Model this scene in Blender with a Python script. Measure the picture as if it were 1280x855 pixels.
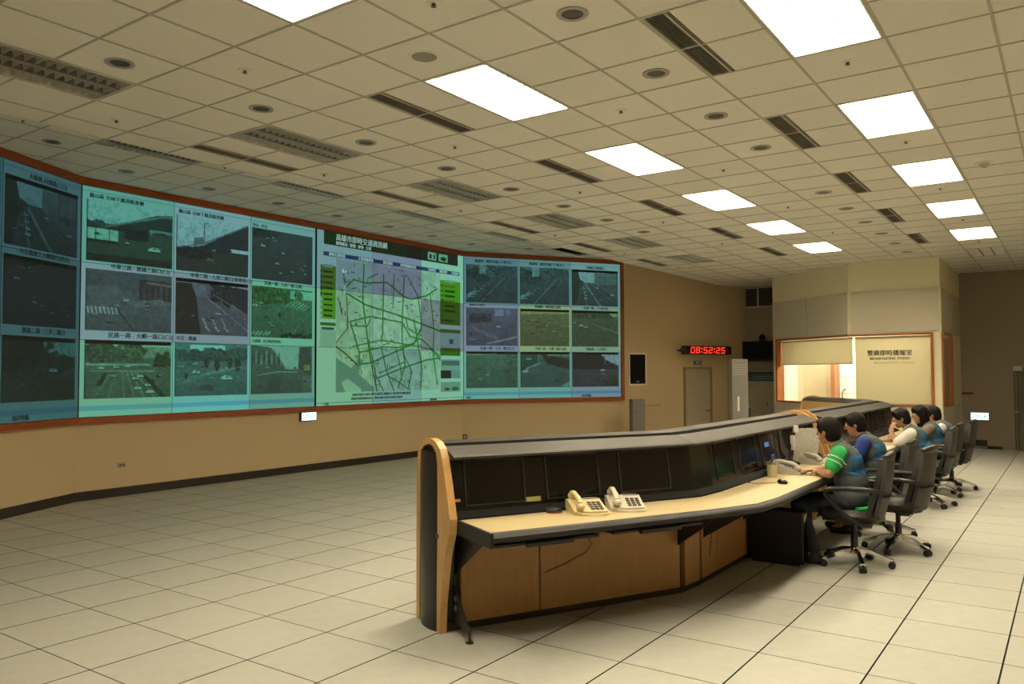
import bpy, bmesh, math, random
import numpy as np
from mathutils import Vector, Matrix, Euler
from mathutils.bvhtree import BVHTree

for o in list(bpy.data.objects):
    bpy.data.objects.remove(o)
SC = bpy.context.scene
COL = SC.collection
PI = math.pi
random.seed(7)
RNG = np.random.default_rng(11)

# ---------------------------------------------------------------- camera, light level
CAM = Vector((-3.5524, -3.372, 1.6618))
YAW, PITCH, ROLL, FPX = 0.6136, 0.0386, 0.0040, 996.5
cd = bpy.data.cameras.new('camera')
cam = bpy.data.objects.new('camera', cd)
COL.objects.link(cam)
cd.sensor_width = 36.0
cd.lens = FPX / 1280 * 36
cd.clip_start = 0.05
cd.clip_end = 100
_f = Vector((math.cos(PITCH) * math.cos(YAW), math.cos(PITCH) * math.sin(YAW), math.sin(PITCH)))
_r = Vector((math.sin(YAW), -math.cos(YAW), 0))
_d = _f.cross(_r)
_c, _s = math.cos(ROLL), math.sin(ROLL)
_R = _c * _r + _s * _d
_D = -_s * _r + _c * _d
cam.matrix_world = Matrix(((_R.x, -_D.x, -_f.x, CAM.x), (_R.y, -_D.y, -_f.y, CAM.y), (_R.z, -_D.z, -_f.z, CAM.z), (0, 0, 0, 1)))
SC.camera = cam

def pixel(P):
    q = Vector(P) - CAM
    z = q.dot(_f)
    if z < 0.1:
        return None
    return 640 + FPX * q.dot(_R) / z, 427.5 + FPX * q.dot(_D) / z, z

LAMP = 41.0                       # radiance of the lit ceiling lamps
LAMP_COLOR = (1.0, 0.85, 0.60)
w = bpy.data.worlds.new('world')
SC.world = w
w.use_nodes = True
w.node_tree.nodes['Background'].inputs[0].default_value = (0.02, 0.02, 0.02, 1)
SC.view_settings.view_transform = 'Standard'
SC.view_settings.look = 'None'
SC.view_settings.exposure = 0.0
SC.view_settings.gamma = 1.0
SC.view_settings.use_curve_mapping = False

# ---------------------------------------------------------------- materials
def lin(c):
    if isinstance(c, str):
        c = tuple(int(c[i:i + 2], 16) / 255 for i in (0, 2, 4))
    return tuple((x / 12.92 if x <= 0.04045 else ((x + 0.055) / 1.055) ** 2.4) for x in c)

MATS = {}
def mat(name, col, rough=0.6, metal=0.0, var=0.0, scale=20.0, bump=0.0, bscale=None, emit=None, estr=1.0, spec=0.5,
        stretch=None, rand=0.0, alpha=1.0, trans=0.0, coat=0.0):
    if name in MATS:
        return MATS[name]
    m = bpy.data.materials.new(name)
    m.use_nodes = True
    nt = m.node_tree
    b = nt.nodes['Principled BSDF']
    c = lin(col) if isinstance(col, str) else col
    b.inputs['Base Color'].default_value = (*c, 1)
    b.inputs['Roughness'].default_value = rough
    b.inputs['Metallic'].default_value = metal
    b.inputs['Specular IOR Level'].default_value = spec
    b.inputs['Coat Weight'].default_value = coat
    if trans:
        b.inputs['Transmission Weight'].default_value = trans
        b.inputs['IOR'].default_value = 1.05
    if alpha < 1:
        b.inputs['Alpha'].default_value = alpha
    if emit is not None:
        e = lin(emit) if isinstance(emit, str) else emit
        b.inputs['Emission Color'].default_value = (*e, 1)
        b.inputs['Emission Strength'].default_value = estr
    vec = None
    if var or bump:
        tc = nt.nodes.new('ShaderNodeTexCoord')
        mp = nt.nodes.new('ShaderNodeMapping')
        nt.links.new(tc.outputs['Object'], mp.inputs[0])
        if stretch:
            mp.inputs['Scale'].default_value = stretch
        vec = mp.outputs[0]
    last = None
    if var:
        n = nt.nodes.new('ShaderNodeTexNoise')
        n.inputs['Scale'].default_value = scale
        n.inputs['Detail'].default_value = 4
        nt.links.new(vec, n.inputs['Vector'])
        r = nt.nodes.new('ShaderNodeMapRange')
        r.inputs['From Min'].default_value = 0.3
        r.inputs['From Max'].default_value = 0.7
        r.inputs['To Min'].default_value = 1 - var
        r.inputs['To Max'].default_value = 1 + var
        nt.links.new(n.outputs['Fac'], r.inputs['Value'])
        last = r.outputs[0]
    if rand:
        oi = nt.nodes.new('ShaderNodeObjectInfo')
        r = nt.nodes.new('ShaderNodeMapRange')
        r.inputs['To Min'].default_value = 1 - rand
        r.inputs['To Max'].default_value = 1 + rand
        nt.links.new(oi.outputs['Random'], r.inputs['Value'])
        if last is not None:
            mu = nt.nodes.new('ShaderNodeMath')
            mu.operation = 'MULTIPLY'
            nt.links.new(last, mu.inputs[0])
            nt.links.new(r.outputs[0], mu.inputs[1])
            last = mu.outputs[0]
        else:
            last = r.outputs[0]
    if last is not None:
        v = nt.nodes.new('ShaderNodeVectorMath')
        v.operation = 'SCALE'
        v.inputs[0].default_value = c
        nt.links.new(last, v.inputs['Scale'])
        nt.links.new(v.outputs[0], b.inputs['Base Color'])
    if bump:
        n2 = nt.nodes.new('ShaderNodeTexNoise')
        n2.inputs['Scale'].default_value = bscale or scale * 3
        n2.inputs['Detail'].default_value = 3
        nt.links.new(vec, n2.inputs['Vector'])
        bp = nt.nodes.new('ShaderNodeBump')
        bp.inputs['Strength'].default_value = bump
        bp.inputs['Distance'].default_value = 0.004
        nt.links.new(n2.outputs['Fac'], bp.inputs['Height'])
        nt.links.new(bp.outputs[0], b.inputs['Normal'])
    MATS[name] = m
    return m

def wood(name, c1, c2, axis=2, scale=9.0, rough=0.45):
    m = bpy.data.materials.new(name)
    m.use_nodes = True
    nt = m.node_tree
    b = nt.nodes['Principled BSDF']
    b.inputs['Roughness'].default_value = rough
    tc = nt.nodes.new('ShaderNodeTexCoord')
    mp = nt.nodes.new('ShaderNodeMapping')
    s = [scale * 6] * 3
    s[axis] = scale * 0.4
    mp.inputs['Scale'].default_value = s
    nt.links.new(tc.outputs['Object'], mp.inputs[0])
    n = nt.nodes.new('ShaderNodeTexNoise')
    n.inputs['Scale'].default_value = 1.0
    n.inputs['Detail'].default_value = 6
    nt.links.new(mp.outputs[0], n.inputs['Vector'])
    cr = nt.nodes.new('ShaderNodeValToRGB')
    cr.color_ramp.elements[0].position = 0.3
    cr.color_ramp.elements[1].position = 0.7
    cr.color_ramp.elements[0].color = (*lin(c1), 1)
    cr.color_ramp.elements[1].color = (*lin(c2), 1)
    nt.links.new(n.outputs['Fac'], cr.inputs[0])
    nt.links.new(cr.outputs[0], b.inputs['Base Color'])
    MATS[name] = m
    return m

M = {}
M['tile'] = mat('ceiling_tile', (0.82, 0.80, 0.73), 0.92, var=0.03, scale=60, bump=0.25, bscale=220, rand=0.02)
M['tee'] = mat('tee_grid', (0.48, 0.455, 0.395), 0.55)  # darker than the tiles: shadow lines of the grid put into the colour
M['plenum'] = mat('plenum_dark', (0.02, 0.018, 0.015), 0.9)
M['floor_tile'] = mat('floor_tile', (0.50, 0.505, 0.455), 0.55, var=0.04, scale=9, rand=0.03, bump=0.04, bscale=300, spec=0.25)
M['floor_base'] = mat('floor_gap', (0.008, 0.007, 0.006), 0.85)
M['wall'] = mat('wallpaper', (0.64, 0.50, 0.30), 0.9, var=0.05, scale=90, bump=0.15, bscale=260)
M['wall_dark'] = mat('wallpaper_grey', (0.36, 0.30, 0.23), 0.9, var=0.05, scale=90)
M['base'] = mat('baseboard_dark', (0.022, 0.016, 0.012), 0.5)
M['screen_frame'] = wood('screen_frame_wood', 'a4501f', '8c421a', axis=0, rough=0.5)
M['studio_wall'] = mat('studio_plaster', (0.84, 0.77, 0.54), 0.9, var=0.03, scale=70)
M['studio_panel'] = mat('acoustic_panel', (0.62, 0.57, 0.45), 0.95, var=0.05, scale=160, bump=0.3, bscale=400)
M['studio_wood'] = wood('studio_wood', 'a8632c', '8f4f20', axis=2)
M['louver'] = mat('louver_metal', (0.80, 0.78, 0.74), 0.3, metal=0.45)
M['louver_rail'] = mat('louver_rail', (0.24, 0.22, 0.20), 0.4, metal=0.5)
M['housing'] = mat('lamp_housing', (0.70, 0.67, 0.62), 0.35, metal=0.2)
M['tube'] = mat('lamp_tube_off', (0.75, 0.73, 0.68), 0.4)
M['lamp'] = mat('lamp_lit', (0.8, 0.8, 0.8), 0.5, emit=LAMP_COLOR, estr=LAMP)
M['louver_white'] = mat('louver_white', (0.85, 0.84, 0.8), 0.4)
M['vent'] = mat('vent_metal', (0.16, 0.14, 0.11), 0.6)
M['vent_frame'] = mat('vent_frame', (0.50, 0.46, 0.38), 0.5)
M['trim_white'] = mat('trim_white', (0.80, 0.77, 0.68), 0.5)
M['can'] = mat('can_reflector', (0.10, 0.085, 0.07), 0.3, metal=0.7)
M['ring'] = mat('downlight_ring', (0.42, 0.39, 0.33), 0.4)
M['dark'] = mat('dark_plastic', (0.014, 0.013, 0.013), 0.42)
M['black'] = mat('black_gloss', (0.005, 0.005, 0.005), 0.2, spec=0.28)
M['hood'] = mat('hood_charcoal', (0.029, 0.027, 0.025), 0.5, var=0.06, scale=200)
M['edge'] = mat('edge_rubber', (0.012, 0.0115, 0.012), 0.45, spec=0.35)
M['screen_off'] = mat('monitor_glass', (0.003, 0.003, 0.003), 0.14, spec=0.3)
M['bezel'] = mat('monitor_bezel', (0.02, 0.02, 0.019), 0.35)
M['oak'] = wood('oak_cap', 'cda56c', 'bf955a', axis=2, rough=0.4)
M['panel_wood'] = wood('console_panel', 'b08650', 'a47a45', axis=2, scale=14, rough=0.5)
M['worktop'] = wood('worktop_maple', 'cdbc92', 'c2b084', axis=0, scale=7, rough=0.38)
M['chrome'] = mat('chrome', (0.72, 0.71, 0.69), 0.12, metal=1.0)
M['steel'] = mat('steel', (0.42, 0.41, 0.39), 0.35, metal=0.7)
M['leather'] = mat('chair_leather', (0.018, 0.017, 0.016), 0.42, var=0.1, scale=60, bump=0.1, bscale=200)
M['chair_shell'] = mat('chair_shell', (0.034, 0.030, 0.025), 0.55, var=0.05, scale=50)
M['chair_arm'] = mat('chair_arm', (0.012, 0.012, 0.012), 0.35)
M['skin'] = mat('skin', (0.38, 0.20, 0.115), 0.5, var=0.05, scale=30)
M['hair'] = mat('hair', (0.005, 0.004, 0.004), 0.6, spec=0.2, bump=0.5, bscale=120, stretch=(1, 1, 0.2))
M['vest'] = mat('vest_slate', (0.062, 0.078, 0.080), 0.85, var=0.12, scale=12, bump=0.3, bscale=25)
M['jeans'] = mat('jeans', (0.016, 0.02, 0.03), 0.9, var=0.2, scale=25)
M['shoe'] = mat('shoe', (0.015, 0.013, 0.012), 0.5)
M['vest_print'] = mat('vest_print', (0.012, 0.16, 0.36), 0.7)
M['red_led'] = mat('red_led', (0.2, 0.0, 0.0), 0.5, emit=(1.0, 0.045, 0.018), estr=1.6)
M['ivory'] = mat('phone_ivory', (0.66, 0.55, 0.30), 0.4)
M['beige'] = mat('phone_beige', (0.58, 0.54, 0.44), 0.4)
M['greyplastic'] = mat('grey_plastic', (0.16, 0.15, 0.13), 0.5)
M['paper'] = mat('paper', (0.62, 0.62, 0.58), 0.8, var=0.06, scale=40)
M['white'] = mat('white_paint', (0.75, 0.74, 0.70), 0.45)
M['glass'] = mat('window_glass', (0.9, 0.95, 0.92), 0.02, trans=1.0, alpha=0.25)
M['door'] = mat('door_leaf', (0.45, 0.38, 0.28), 0.55, var=0.04, scale=6)
M['door_frame'] = mat('door_frame', (0.33, 0.25, 0.14), 0.5)
M['ac'] = mat('ac_cabinet', (0.27, 0.255, 0.235), 0.2)
mb_ = bpy.data.materials.new('roller_blind')
mb_.use_nodes = True
_nt = mb_.node_tree
_nt.nodes.remove(_nt.nodes['Principled BSDF'])
_d1 = _nt.nodes.new('ShaderNodeBsdfDiffuse'); _d1.inputs[0].default_value = (.72, .68, .51, 1)
_t1 = _nt.nodes.new('ShaderNodeBsdfTranslucent'); _t1.inputs[0].default_value = (.74, .70, .54, 1)
_mx = _nt.nodes.new('ShaderNodeMixShader'); _mx.inputs[0].default_value = .45
_nt.links.new(_d1.outputs[0], _mx.inputs[1]); _nt.links.new(_t1.outputs[0], _mx.inputs[2])
_nt.links.new(_mx.outputs[0], _nt.nodes['Material Output'].inputs[0])
M['blind'] = mb_
M['text_dark'] = mat('text_dark', (0.02, 0.02, 0.022), 0.7)
M['text_grey'] = mat('text_grey', (0.42, 0.40, 0.33), 0.8)

# ---------------------------------------------------------------- mesh helpers
class MB:
    def __init__(s):
        s.v, s.f = [], []
    def raw(s, vs, fs):
        n = len(s.v)
        s.v += [tuple(x) for x in vs]
        s.f += [tuple(i + n for i in f) for f in fs]
        return s
    def box(s, x0, x1, y0, y1, z0, z1, b=0.0, mtx=None):
        if b <= 0:
            vs = [(x, y, z) for z in (z0, z1) for y in (y0, y1) for x in (x0, x1)]
            fs = [(0, 2, 3, 1), (4, 5, 7, 6), (0, 1, 5, 4), (2, 6, 7, 3), (0, 4, 6, 2), (1, 3, 7, 5)]
        else:
            bm = bmesh.new()
            bmesh.ops.create_cube(bm, size=1)
            for q in bm.verts:
                q.co = Vector(((x0 + x1) / 2 + q.co.x * (x1 - x0), (y0 + y1) / 2 + q.co.y * (y1 - y0), (z0 + z1) / 2 + q.co.z * (z1 - z0)))
            bmesh.ops.bevel(bm, geom=bm.edges[:], offset=b, segments=2, affect='EDGES', profile=0.6)
            bm.verts.index_update()
            vs = [q.co.copy() for q in bm.verts]
            fs = [tuple(q.index for q in f.verts) for f in bm.faces]
            bm.free()
        if mtx is not None:
            vs = [mtx @ Vector(q) for q in vs]
        return s.raw(vs, fs)
    def prism(s, poly, a0, a1, axis='x', mtx=None):
        """poly of 2-D points extruded along axis; x: (y,z) y: (x,z) z: (x,y)"""
        def P(a, p):
            return {'x': (a, p[0], p[1]), 'y': (p[0], a, p[1]), 'z': (p[0], p[1], a)}[axis]
        n = len(poly)
        vs = [P(a0, p) for p in poly] + [P(a1, p) for p in poly]
        fs = [tuple(range(n)), tuple(range(2 * n - 1, n - 1, -1))]
        for i in range(n):
            j = (i + 1) % n
            fs.append((i, i + n, j + n, j))
        if mtx is not None:
            vs = [mtx @ Vector(q) for q in vs]
        return s.raw(vs, fs)
    def tube(s, pts, r, n=8, closed_ends=True):
        pts = [Vector(p) for p in pts]
        rs = r if isinstance(r, (list, tuple)) else [r] * len(pts)
        base = len(s.v)
        up = None
        for i, p in enumerate(pts):
            t = (pts[min(i + 1, len(pts) - 1)] - pts[max(i - 1, 0)]).normalized()
            if up is None:
                up = t.cross(Vector((0, 0, 1)))
                if up.length < 0.1:
                    up = t.cross(Vector((0, 1, 0)))
                up.normalize()
            up = (up - t * up.dot(t)).normalized()
            bn = t.cross(up)
            for k in range(n):
                a = 2 * PI * k / n
                s.v.append(tuple(p + (up * math.cos(a) + bn * math.sin(a)) * rs[i]))
        for i in range(len(pts) - 1):
            for k in range(n):
                a, b2 = base + i * n + k, base + i * n + (k + 1) % n
                s.f.append((a, b2, b2 + n, a + n))
        if closed_ends:
            s.f.append(tuple(base + k for k in range(n))[::-1])
            s.f.append(tuple(base + (len(pts) - 1) * n + k for k in range(n)))
        return s
    def lathe(s, prof, n=20, c=(0, 0, 0)):
        """prof of (r, z)"""
        base = len(s.v)
        for r, z in prof:
            for k in range(n):
                a = 2 * PI * k / n
                s.v.append((c[0] + r * math.cos(a), c[1] + r * math.sin(a), c[2] + z))
        for i in range(len(prof) - 1):
            for k in range(n):
                a, b2 = base + i * n + k, base + i * n + (k + 1) % n
                s.f.append((a, b2, b2 + n, a + n))
        if prof[0][0] > 1e-5:
            s.f.append(tuple(base + k for k in range(n))[::-1])
        if prof[-1][0] > 1e-5:
            s.f.append(tuple(base + (len(prof) - 1) * n + k for k in range(n)))
        return s
    def ell(s, c, r, rot=None, n=14, m=9):
        base = len(s.v)
        R = Euler(rot or (0, 0, 0)).to_matrix()
        vs = [Vector((0, 0, -r[2]))]
        for i in range(1, m):
            th = -PI / 2 + PI * i / m
            for k in range(n):
                a = 2 * PI * k / n
                vs.append(Vector((r[0] * math.cos(th) * math.cos(a), r[1] * math.cos(th) * math.sin(a), r[2] * math.sin(th))))
        vs.append(Vector((0, 0, r[2])))
        fs = [(0, 1 + (k + 1) % n, 1 + k) for k in range(n)]
        for i in range(m - 2):
            for k in range(n):
                a, b2 = 1 + i * n + k, 1 + i * n + (k + 1) % n
                fs.append((a, b2, b2 + n, a + n))
        t = len(vs) - 1
        fs += [(t, t - n + k, t - n + (k + 1) % n) for k in range(n)]
        return s.raw([R @ q + Vector(c) for q in vs], fs)
    def capsule(s, a, b, ra, rb, n=12):
        a, b = Vector(a), Vector(b)
        d = b - a
        L = d.length
        d.normalize()
        pts, rs = [], []
        for i in range(5):
            th = PI / 2 * i / 4
            pts.append(a - d * ra * math.cos(th)); rs.append(max(ra * math.sin(th), 1e-4))
        for i in range(5):
            th = PI / 2 * i / 4
            pts.append(b + d * rb * math.sin(th)); rs.append(max(rb * math.cos(th), 1e-4))
        base = len(s.v)
        up = d.cross(Vector((0, 0, 1)))
        if up.length < 0.1:
            up = d.cross(Vector((0, 1, 0)))
        up.normalize()
        bn = d.cross(up)
        for p, r in zip(pts, rs):
            for k in range(n):
                t = 2 * PI * k / n
                s.v.append(tuple(p + (up * math.cos(t) + bn * math.sin(t)) * r))
        for i in range(len(pts) - 1):
            for k in range(n):
                q, w2 = base + i * n + k, base + i * n + (k + 1) % n
                s.f.append((q, w2, w2 + n, q + n))
        s.f.append(tuple(base + k for k in range(n))[::-1])
        s.f.append(tuple(base + (len(pts) - 1) * n + k for k in range(n)))
        return s
    def mesh(s, name, m, smooth=False):
        me = bpy.data.meshes.new(name)
        me.from_pydata(s.v, [], s.f)
        bm = bmesh.new()
        bm.from_mesh(me)
        bmesh.ops.recalc_face_normals(bm, faces=bm.faces[:])
        bm.to_mesh(me)
        bm.free()
        if m is not None:
            me.materials.append(m)
        if smooth:
            for p in me.polygons:
                p.use_smooth = True
            if smooth != 'all':
                me.set_sharp_from_angle(angle=math.radians(40))
        return me
    def build(s, name, m, parent=None, smooth=False, loc=None, rot=None):
        return link(name, s.mesh(name, m, smooth), parent, loc, rot)

def link(name, me, parent=None, loc=None, rot=None):
    o = bpy.data.objects.new(name, me)
    COL.objects.link(o)
    if parent is not None:
        o.parent = parent
    if loc is not None:
        o.location = loc
    if rot is not None:
        o.rotation_euler = rot
    return o

def tag(o, label=None, cat=None, group=None, kind=None):
    if label: o['label'] = label
    if cat: o['category'] = cat
    if group: o['group'] = group
    if kind: o['kind'] = kind
    return o

def thing(name, label, cat, loc=(0, 0, 0), rz=0.0, group=None):
    o = link(name, None, None, loc, (0, 0, rz))
    return tag(o, label, cat, group)

def struct(o):
    o['kind'] = 'structure'
    return o

def copy_tree(o, parent=None):
    c = o.copy()
    COL.objects.link(c)
    c.parent = parent
    for ch in list(o.children):
        copy_tree(ch, c)
    return c

def text_mesh(name, body, size, m, align='CENTER', bold=0.0, shear=0.0, depth=0.0):
    cu = bpy.data.curves.new(name, 'FONT')
    cu.body = body
    cu.size = size
    cu.align_x = align
    cu.align_y = 'CENTER'
    # offsetting thin many-stroke characters breaks their fill, so only Latin lettering is emboldened
    cu.offset = 0.0 if any(ord(q) > 0x2e80 for q in body) else bold
    cu.shear = shear
    cu.extrude = depth
    cu.resolution_u = 2
    o = bpy.data.objects.new(name, cu)
    COL.objects.link(o)
    dg = bpy.context.evaluated_depsgraph_get()
    me = bpy.data.meshes.new_from_object(o.evaluated_get(dg))
    bpy.data.objects.remove(o)
    bpy.data.curves.remove(cu)
    if bold and any(ord(q) > 0x2e80 for q in body):
        # heavier strokes from copies of the outline set a hair apart
        bm = bmesh.new()
        for k, (dx, dy) in enumerate(((-bold, 0), (bold, 0), (0, bold * .6))):
            c = me.copy()
            c.transform(Matrix.Translation((dx, dy, 0.0002 * k)))
            bm.from_mesh(c)
            bpy.data.meshes.remove(c)
        bm.to_mesh(me)
        bm.free()
    me.materials.clear()
    me.materials.append(m)
    return me

ORD = ['first', 'second', 'third', 'fourth', 'fifth', 'sixth', 'seventh', 'eighth', 'ninth', 'tenth', 'eleventh', 'twelfth']
# ---------------------------------------------------------------- room shell
H = 3.857          # low ceiling
HR = 4.27          # raised ceiling by the screens
YS = 3.95          # where the ceiling steps up
CX, CY, T = -0.303, 0.588, 0.6
P0, P1, P2, P3, P4, P5 = (-2.11, 5.38), (1.72, 7.33), (9.80, 7.33), (13.10, 5.20), (16.9, 3.57), (16.9, -6.3)
P6, P7 = (-7.5, -6.3), (-7.5, 5.38)
ROOM = [P6, P7, P0, P1, P2, P3, P4, P5]
S0, S1, S2, S3 = (16.9, -1.3), (13.7, -1.3), (13.7, 0.36), (15.26, 2.38)   # broadcasting studio outline
S4 = (16.9, 2.38)

def inside(poly, x, y):
    r = False
    for i in range(len(poly)):
        (x0, y0), (x1, y1) = poly[i], poly[i - 1]
        if (y0 > y) != (y1 > y) and x < (x1 - x0) * (y - y0) / (y1 - y0) + x0:
            r = not r
    return r
STUDIO = [S0, S1, S2, S3, S4]

def frame_of(A, B):
    dx, dy = B[0] - A[0], B[1] - A[1]
    return math.hypot(dx, dy), math.atan2(dy, dx)

def wall(name, A, B, z0, z1, label, m=None, th=0.15, base=None):
    L, a = frame_of(A, B)
    o = MB().box(0, L, 0, th, z0, z1).build(name, m or M['wall'], None, loc=(A[0], A[1], 0), rot=(0, 0, a))
    tag(struct(o), label, 'wall')
    if base:
        b = MB().box(0, L, -0.012, 0.0, base[0], base[1]).build('baseboard_' + name[5:], M['base'], None, loc=(A[0], A[1], 0), rot=(0, 0, a))
        tag(struct(b), 'dark brown baseboard along the ' + label, 'baseboard')
    return o

wall('wall_rear_left', P7, P0, 0, 4.4, 'beige wall out of view beyond the leftmost video screens')
W1 = wall('wall_screen_left', P0, P1, 0, 4.4, 'angled beige wall under the leftmost video screens', base=(0, 0.12))
W2 = wall('wall_screen_center', P1, P2, 0, 4.4, 'long beige wall under the street map screen', base=(0, 0.12))
W4 = wall('wall_screen_right', P2, P3, -0.3, 4.4, 'angled beige wall under the rightmost video screens', base=(0, 0.12))
W4B = wall('wall_door', P3, P4, -0.3, 4.4, 'beige wall with the red digital clock and grey door')
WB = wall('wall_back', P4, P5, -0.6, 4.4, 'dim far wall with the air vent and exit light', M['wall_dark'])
wall('wall_right', P5, P6, -0.6, 4.0, 'right side wall behind the operators', M['wall'])
wall('wall_rear', P6, P7, 0, 4.4, 'wall behind the camera')

# floor: dark slab with the tiles on top
fb = MB()
fb.prism([(-7.5, -6.3), (-7.5, 5.38), (-2.11, 5.38), (1.72, 7.33), (9.8, 7.33), (13.1, 5.2), (13.2, 5.1), (13.2, -1.3), (16.2, -1.3), (16.2, -6.3)][::-1], -0.3, -0.012, 'z')
FLOOR = fb.build('floor', M['floor_base'])
tag(struct(FLOOR), 'raised access floor of pale square tiles with dark joints', 'floor')
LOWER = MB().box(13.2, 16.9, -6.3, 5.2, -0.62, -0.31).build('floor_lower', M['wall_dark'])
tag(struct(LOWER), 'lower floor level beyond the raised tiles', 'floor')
lm = MB().box(16.2, 16.9, -1.77, -1.3, -0.3, 0.0).box(16.2, 16.9, -2.05, -1.77, -0.3, -0.1)
tag(struct(lm.build('floor_landing', M['wall_dark'])), 'small stair landing at the foot of the far wall', 'floor')

tile_me = MB().box(-0.2967, 0.2967, -0.2952, 0.2952, -0.012, 0.0).mesh('floor_tile', M['floor_tile'])
tile_me.materials.append(M['floor_base'])          # black edge trim on the tile sides
for p in tile_me.polygons:
    p.material_index = 0 if p.normal.z > .5 else 1
cells = []
for i in range(-13, 28):
    for j in range(-11, 13):
        x, y = (i + 0.5) * T, (j + 0.5) * T
        ok = any(inside(ROOM, x + a, y + b) for a in (-.29, .29) for b in (-.29, .29))
        if not ok or x > 16.2 or (x > 13.2 and y > -1.3):
            continue
        q = pixel((x, y, 0))
        vis = q is not None and -90 < q[0] < 1370 and q[1] < 930
        cells.append((0 if vis else 1, (Vector((x, y, 0)) - CAM).length, x, y))
cells.sort()
rest = MB()
for k, (nv, d, x, y) in enumerate(cells):
    if k < 300 and not nv:
        link('floor_tile', tile_me, FLOOR, (x, y, 0))
    else:
        rest.box(x - .2967, x + .2967, y - .2952, y + .2952, -0.012, 0)
r = rest.build('floor_tiling', M['floor_tile'], FLOOR)
r['kind'] = 'stuff'

# ceilings
pl = MB().box(-7.5, 16.9, -6.3, YS, H + 0.14, H + 0.2)
pl.box(-7.5, 16.9, YS - 0.02, YS, H, HR + 0.2)
CEIL = pl.build('ceiling', M['trim_white'])
tag(struct(CEIL), 'suspended ceiling of square cream tiles over the operators', 'ceiling')
RAISED = MB().box(-7.5, 16.9, YS, 7.6, HR + 0.14, HR + 0.2).build('ceiling_raised', M['plenum'])
tag(struct(RAISED), 'raised strip of ceiling in front of the video screens', 'ceiling')

def cellxy(i, j, raised=False):
    o = 0.2 if raised else 0.0
    return CX + (i + o) * T, CY + (j + o) * T

LIGHTX = [-6, -2, 2, 6, 10, 14, 18]
taken = {}
for i in LIGHTX:
    for j in (-1, -5, 3) if i > -6 else ():
        taken[(i, j)] = taken[(i + 1, j)] = 'light'
    for j in (0, -4, 4) if i >= 2 else ():
        taken[(i, j)] = taken[(i + 1, j)] = 'slot'
taken[(22, -5)] = taken[(23, -5)] = 'light'
ctile = MB().box(-0.2935, 0.2935, -0.2935, 0.2935, 0.005, 0.02).mesh('ceiling_tile', M['tile'])
cslot = MB().box(-0.2935, 0.2935, -0.30 + 0.01, 0.105, 0.005, 0.02).mesh('ceiling_tile', M['tile'])
cstep = MB().box(-0.2935, 0.2935, -0.290, 0.05, 0.005, 0.02).mesh('ceiling_tile', M['tile'])
def holed(dx, dy, r=.0685):
    n_ = 24
    vs, fs = [], []
    for z in (.005, .02):
        for k in range(n_):
            a = 2 * PI * k / n_
            c_, s_ = math.cos(a), math.sin(a)
            q = .2935 / max(abs(c_), abs(s_))
            vs += [(c_ * q, s_ * q, z), (dx + c_ * r, dy + s_ * r, z)]
    for k in range(n_):
        a, b2 = 2 * k, 2 * ((k + 1) % n_)
        t = 2 * n_
        fs += [(a, a + 1, b2 + 1, b2), (a + t, b2 + t, b2 + 1 + t, a + 1 + t), (a, b2, b2 + t, a + t), (a + 1, a + 1 + t, b2 + 1 + t, b2 + 1)]
    return MB().raw(vs, fs).mesh('ceiling_tile', M['tile'])
chole = holed(0, 0)
DOWN = [(a, 2.5) for a in (-.5, 1.5, 3.5, 5.5, 7.5, 9.5, 11.5, 13.5)], [(a, -2.5) for a in (1.5, 3.5, 5.5, 7.5, 11.5, 13.5, 15.5, 17.5, 19.5, 21.5)]
HOLES = {(math.floor(a), math.floor(b)) for l in DOWN for a, b in l}
DOWNR = [(1.70, 8.93), (3.7, 9.93), (5.7, 9.93), (7.7, 9.93), (9.7, 9.93), (11.7, 9.93), (13.7, 9.93), (15.7, 9.93), (17.7, 8.93), (19.7, 7.70)]
HOLESR = {(math.floor(a - .2), math.floor(b - .2)): b for a, b in DOWNR}
cells = []
for i in range(-12, 29):
    for j in range(-12, 6):
        t = taken.get((i, j))
        if t == 'light':
            continue
        x, y = cellxy(i + .5, j + .5)
        if x > 17.2 or y < -6.6:
            continue
        if inside(STUDIO, x - .3, y) and inside(STUDIO, x + .3, y) and inside(STUDIO, x, y - .3) and inside(STUDIO, x, y + .3):
            continue
        q = pixel((x, y, H))
        vis = q is not None and -80 < q[0] < 1360 and q[1] > -70
        cells.append((0 if vis else 1, (Vector((x, y, H)) - CAM).length, x, y, cslot if t == 'slot' else cstep if j == 5 else chole if (i, j) in HOLES else ctile))
cells.sort(key=lambda c: c[:4])
rest = MB()
for k, (nv, d, x, y, me) in enumerate(cells):
    if (k < 300 and not nv) or me is chole:
        link('ceiling_tile', me, CEIL, (x, y, H))
    else:
        b = [v.co for v in me.vertices]
        rest.box(x - .2935, x + .2935, y + min(v.y for v in b), y + max(v.y for v in b), H + .005, H + .02)
r = rest.build('ceiling_tiling', M['tile'], CEIL)
r['kind'] = 'stuff'
# tee bars: main runners along the room, cross bars over it
for j in range(-11, 6):
    y = CY + j * T
    MB().box(-7.4, 16.9, y - .0085, y + .0085, H, H + .03).build('main_tee', M['tee'], CEIL)
for i in range(-11, 29):
    x = CX + i * T
    segs = []
    y0 = CY - 11 * T
    cuts = [j for j in range(-11, 6) if taken.get((i, j)) == 'light' and taken.get((i - 1, j)) == 'light' and (i - 1) in LIGHTX + [22]]
    m_ = MB()
    ys = -6.3
    for j in cuts:
        m_.box(x - .0085, x + .0085, ys, CY + j * T, H + .0005, H + .03)
        ys = CY + (j + 1) * T
    m_.box(x - .0085, x + .0085, ys, YS, H + .0005, H + .03)
    m_.build('cross_tee', M['tee'], CEIL)

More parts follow.
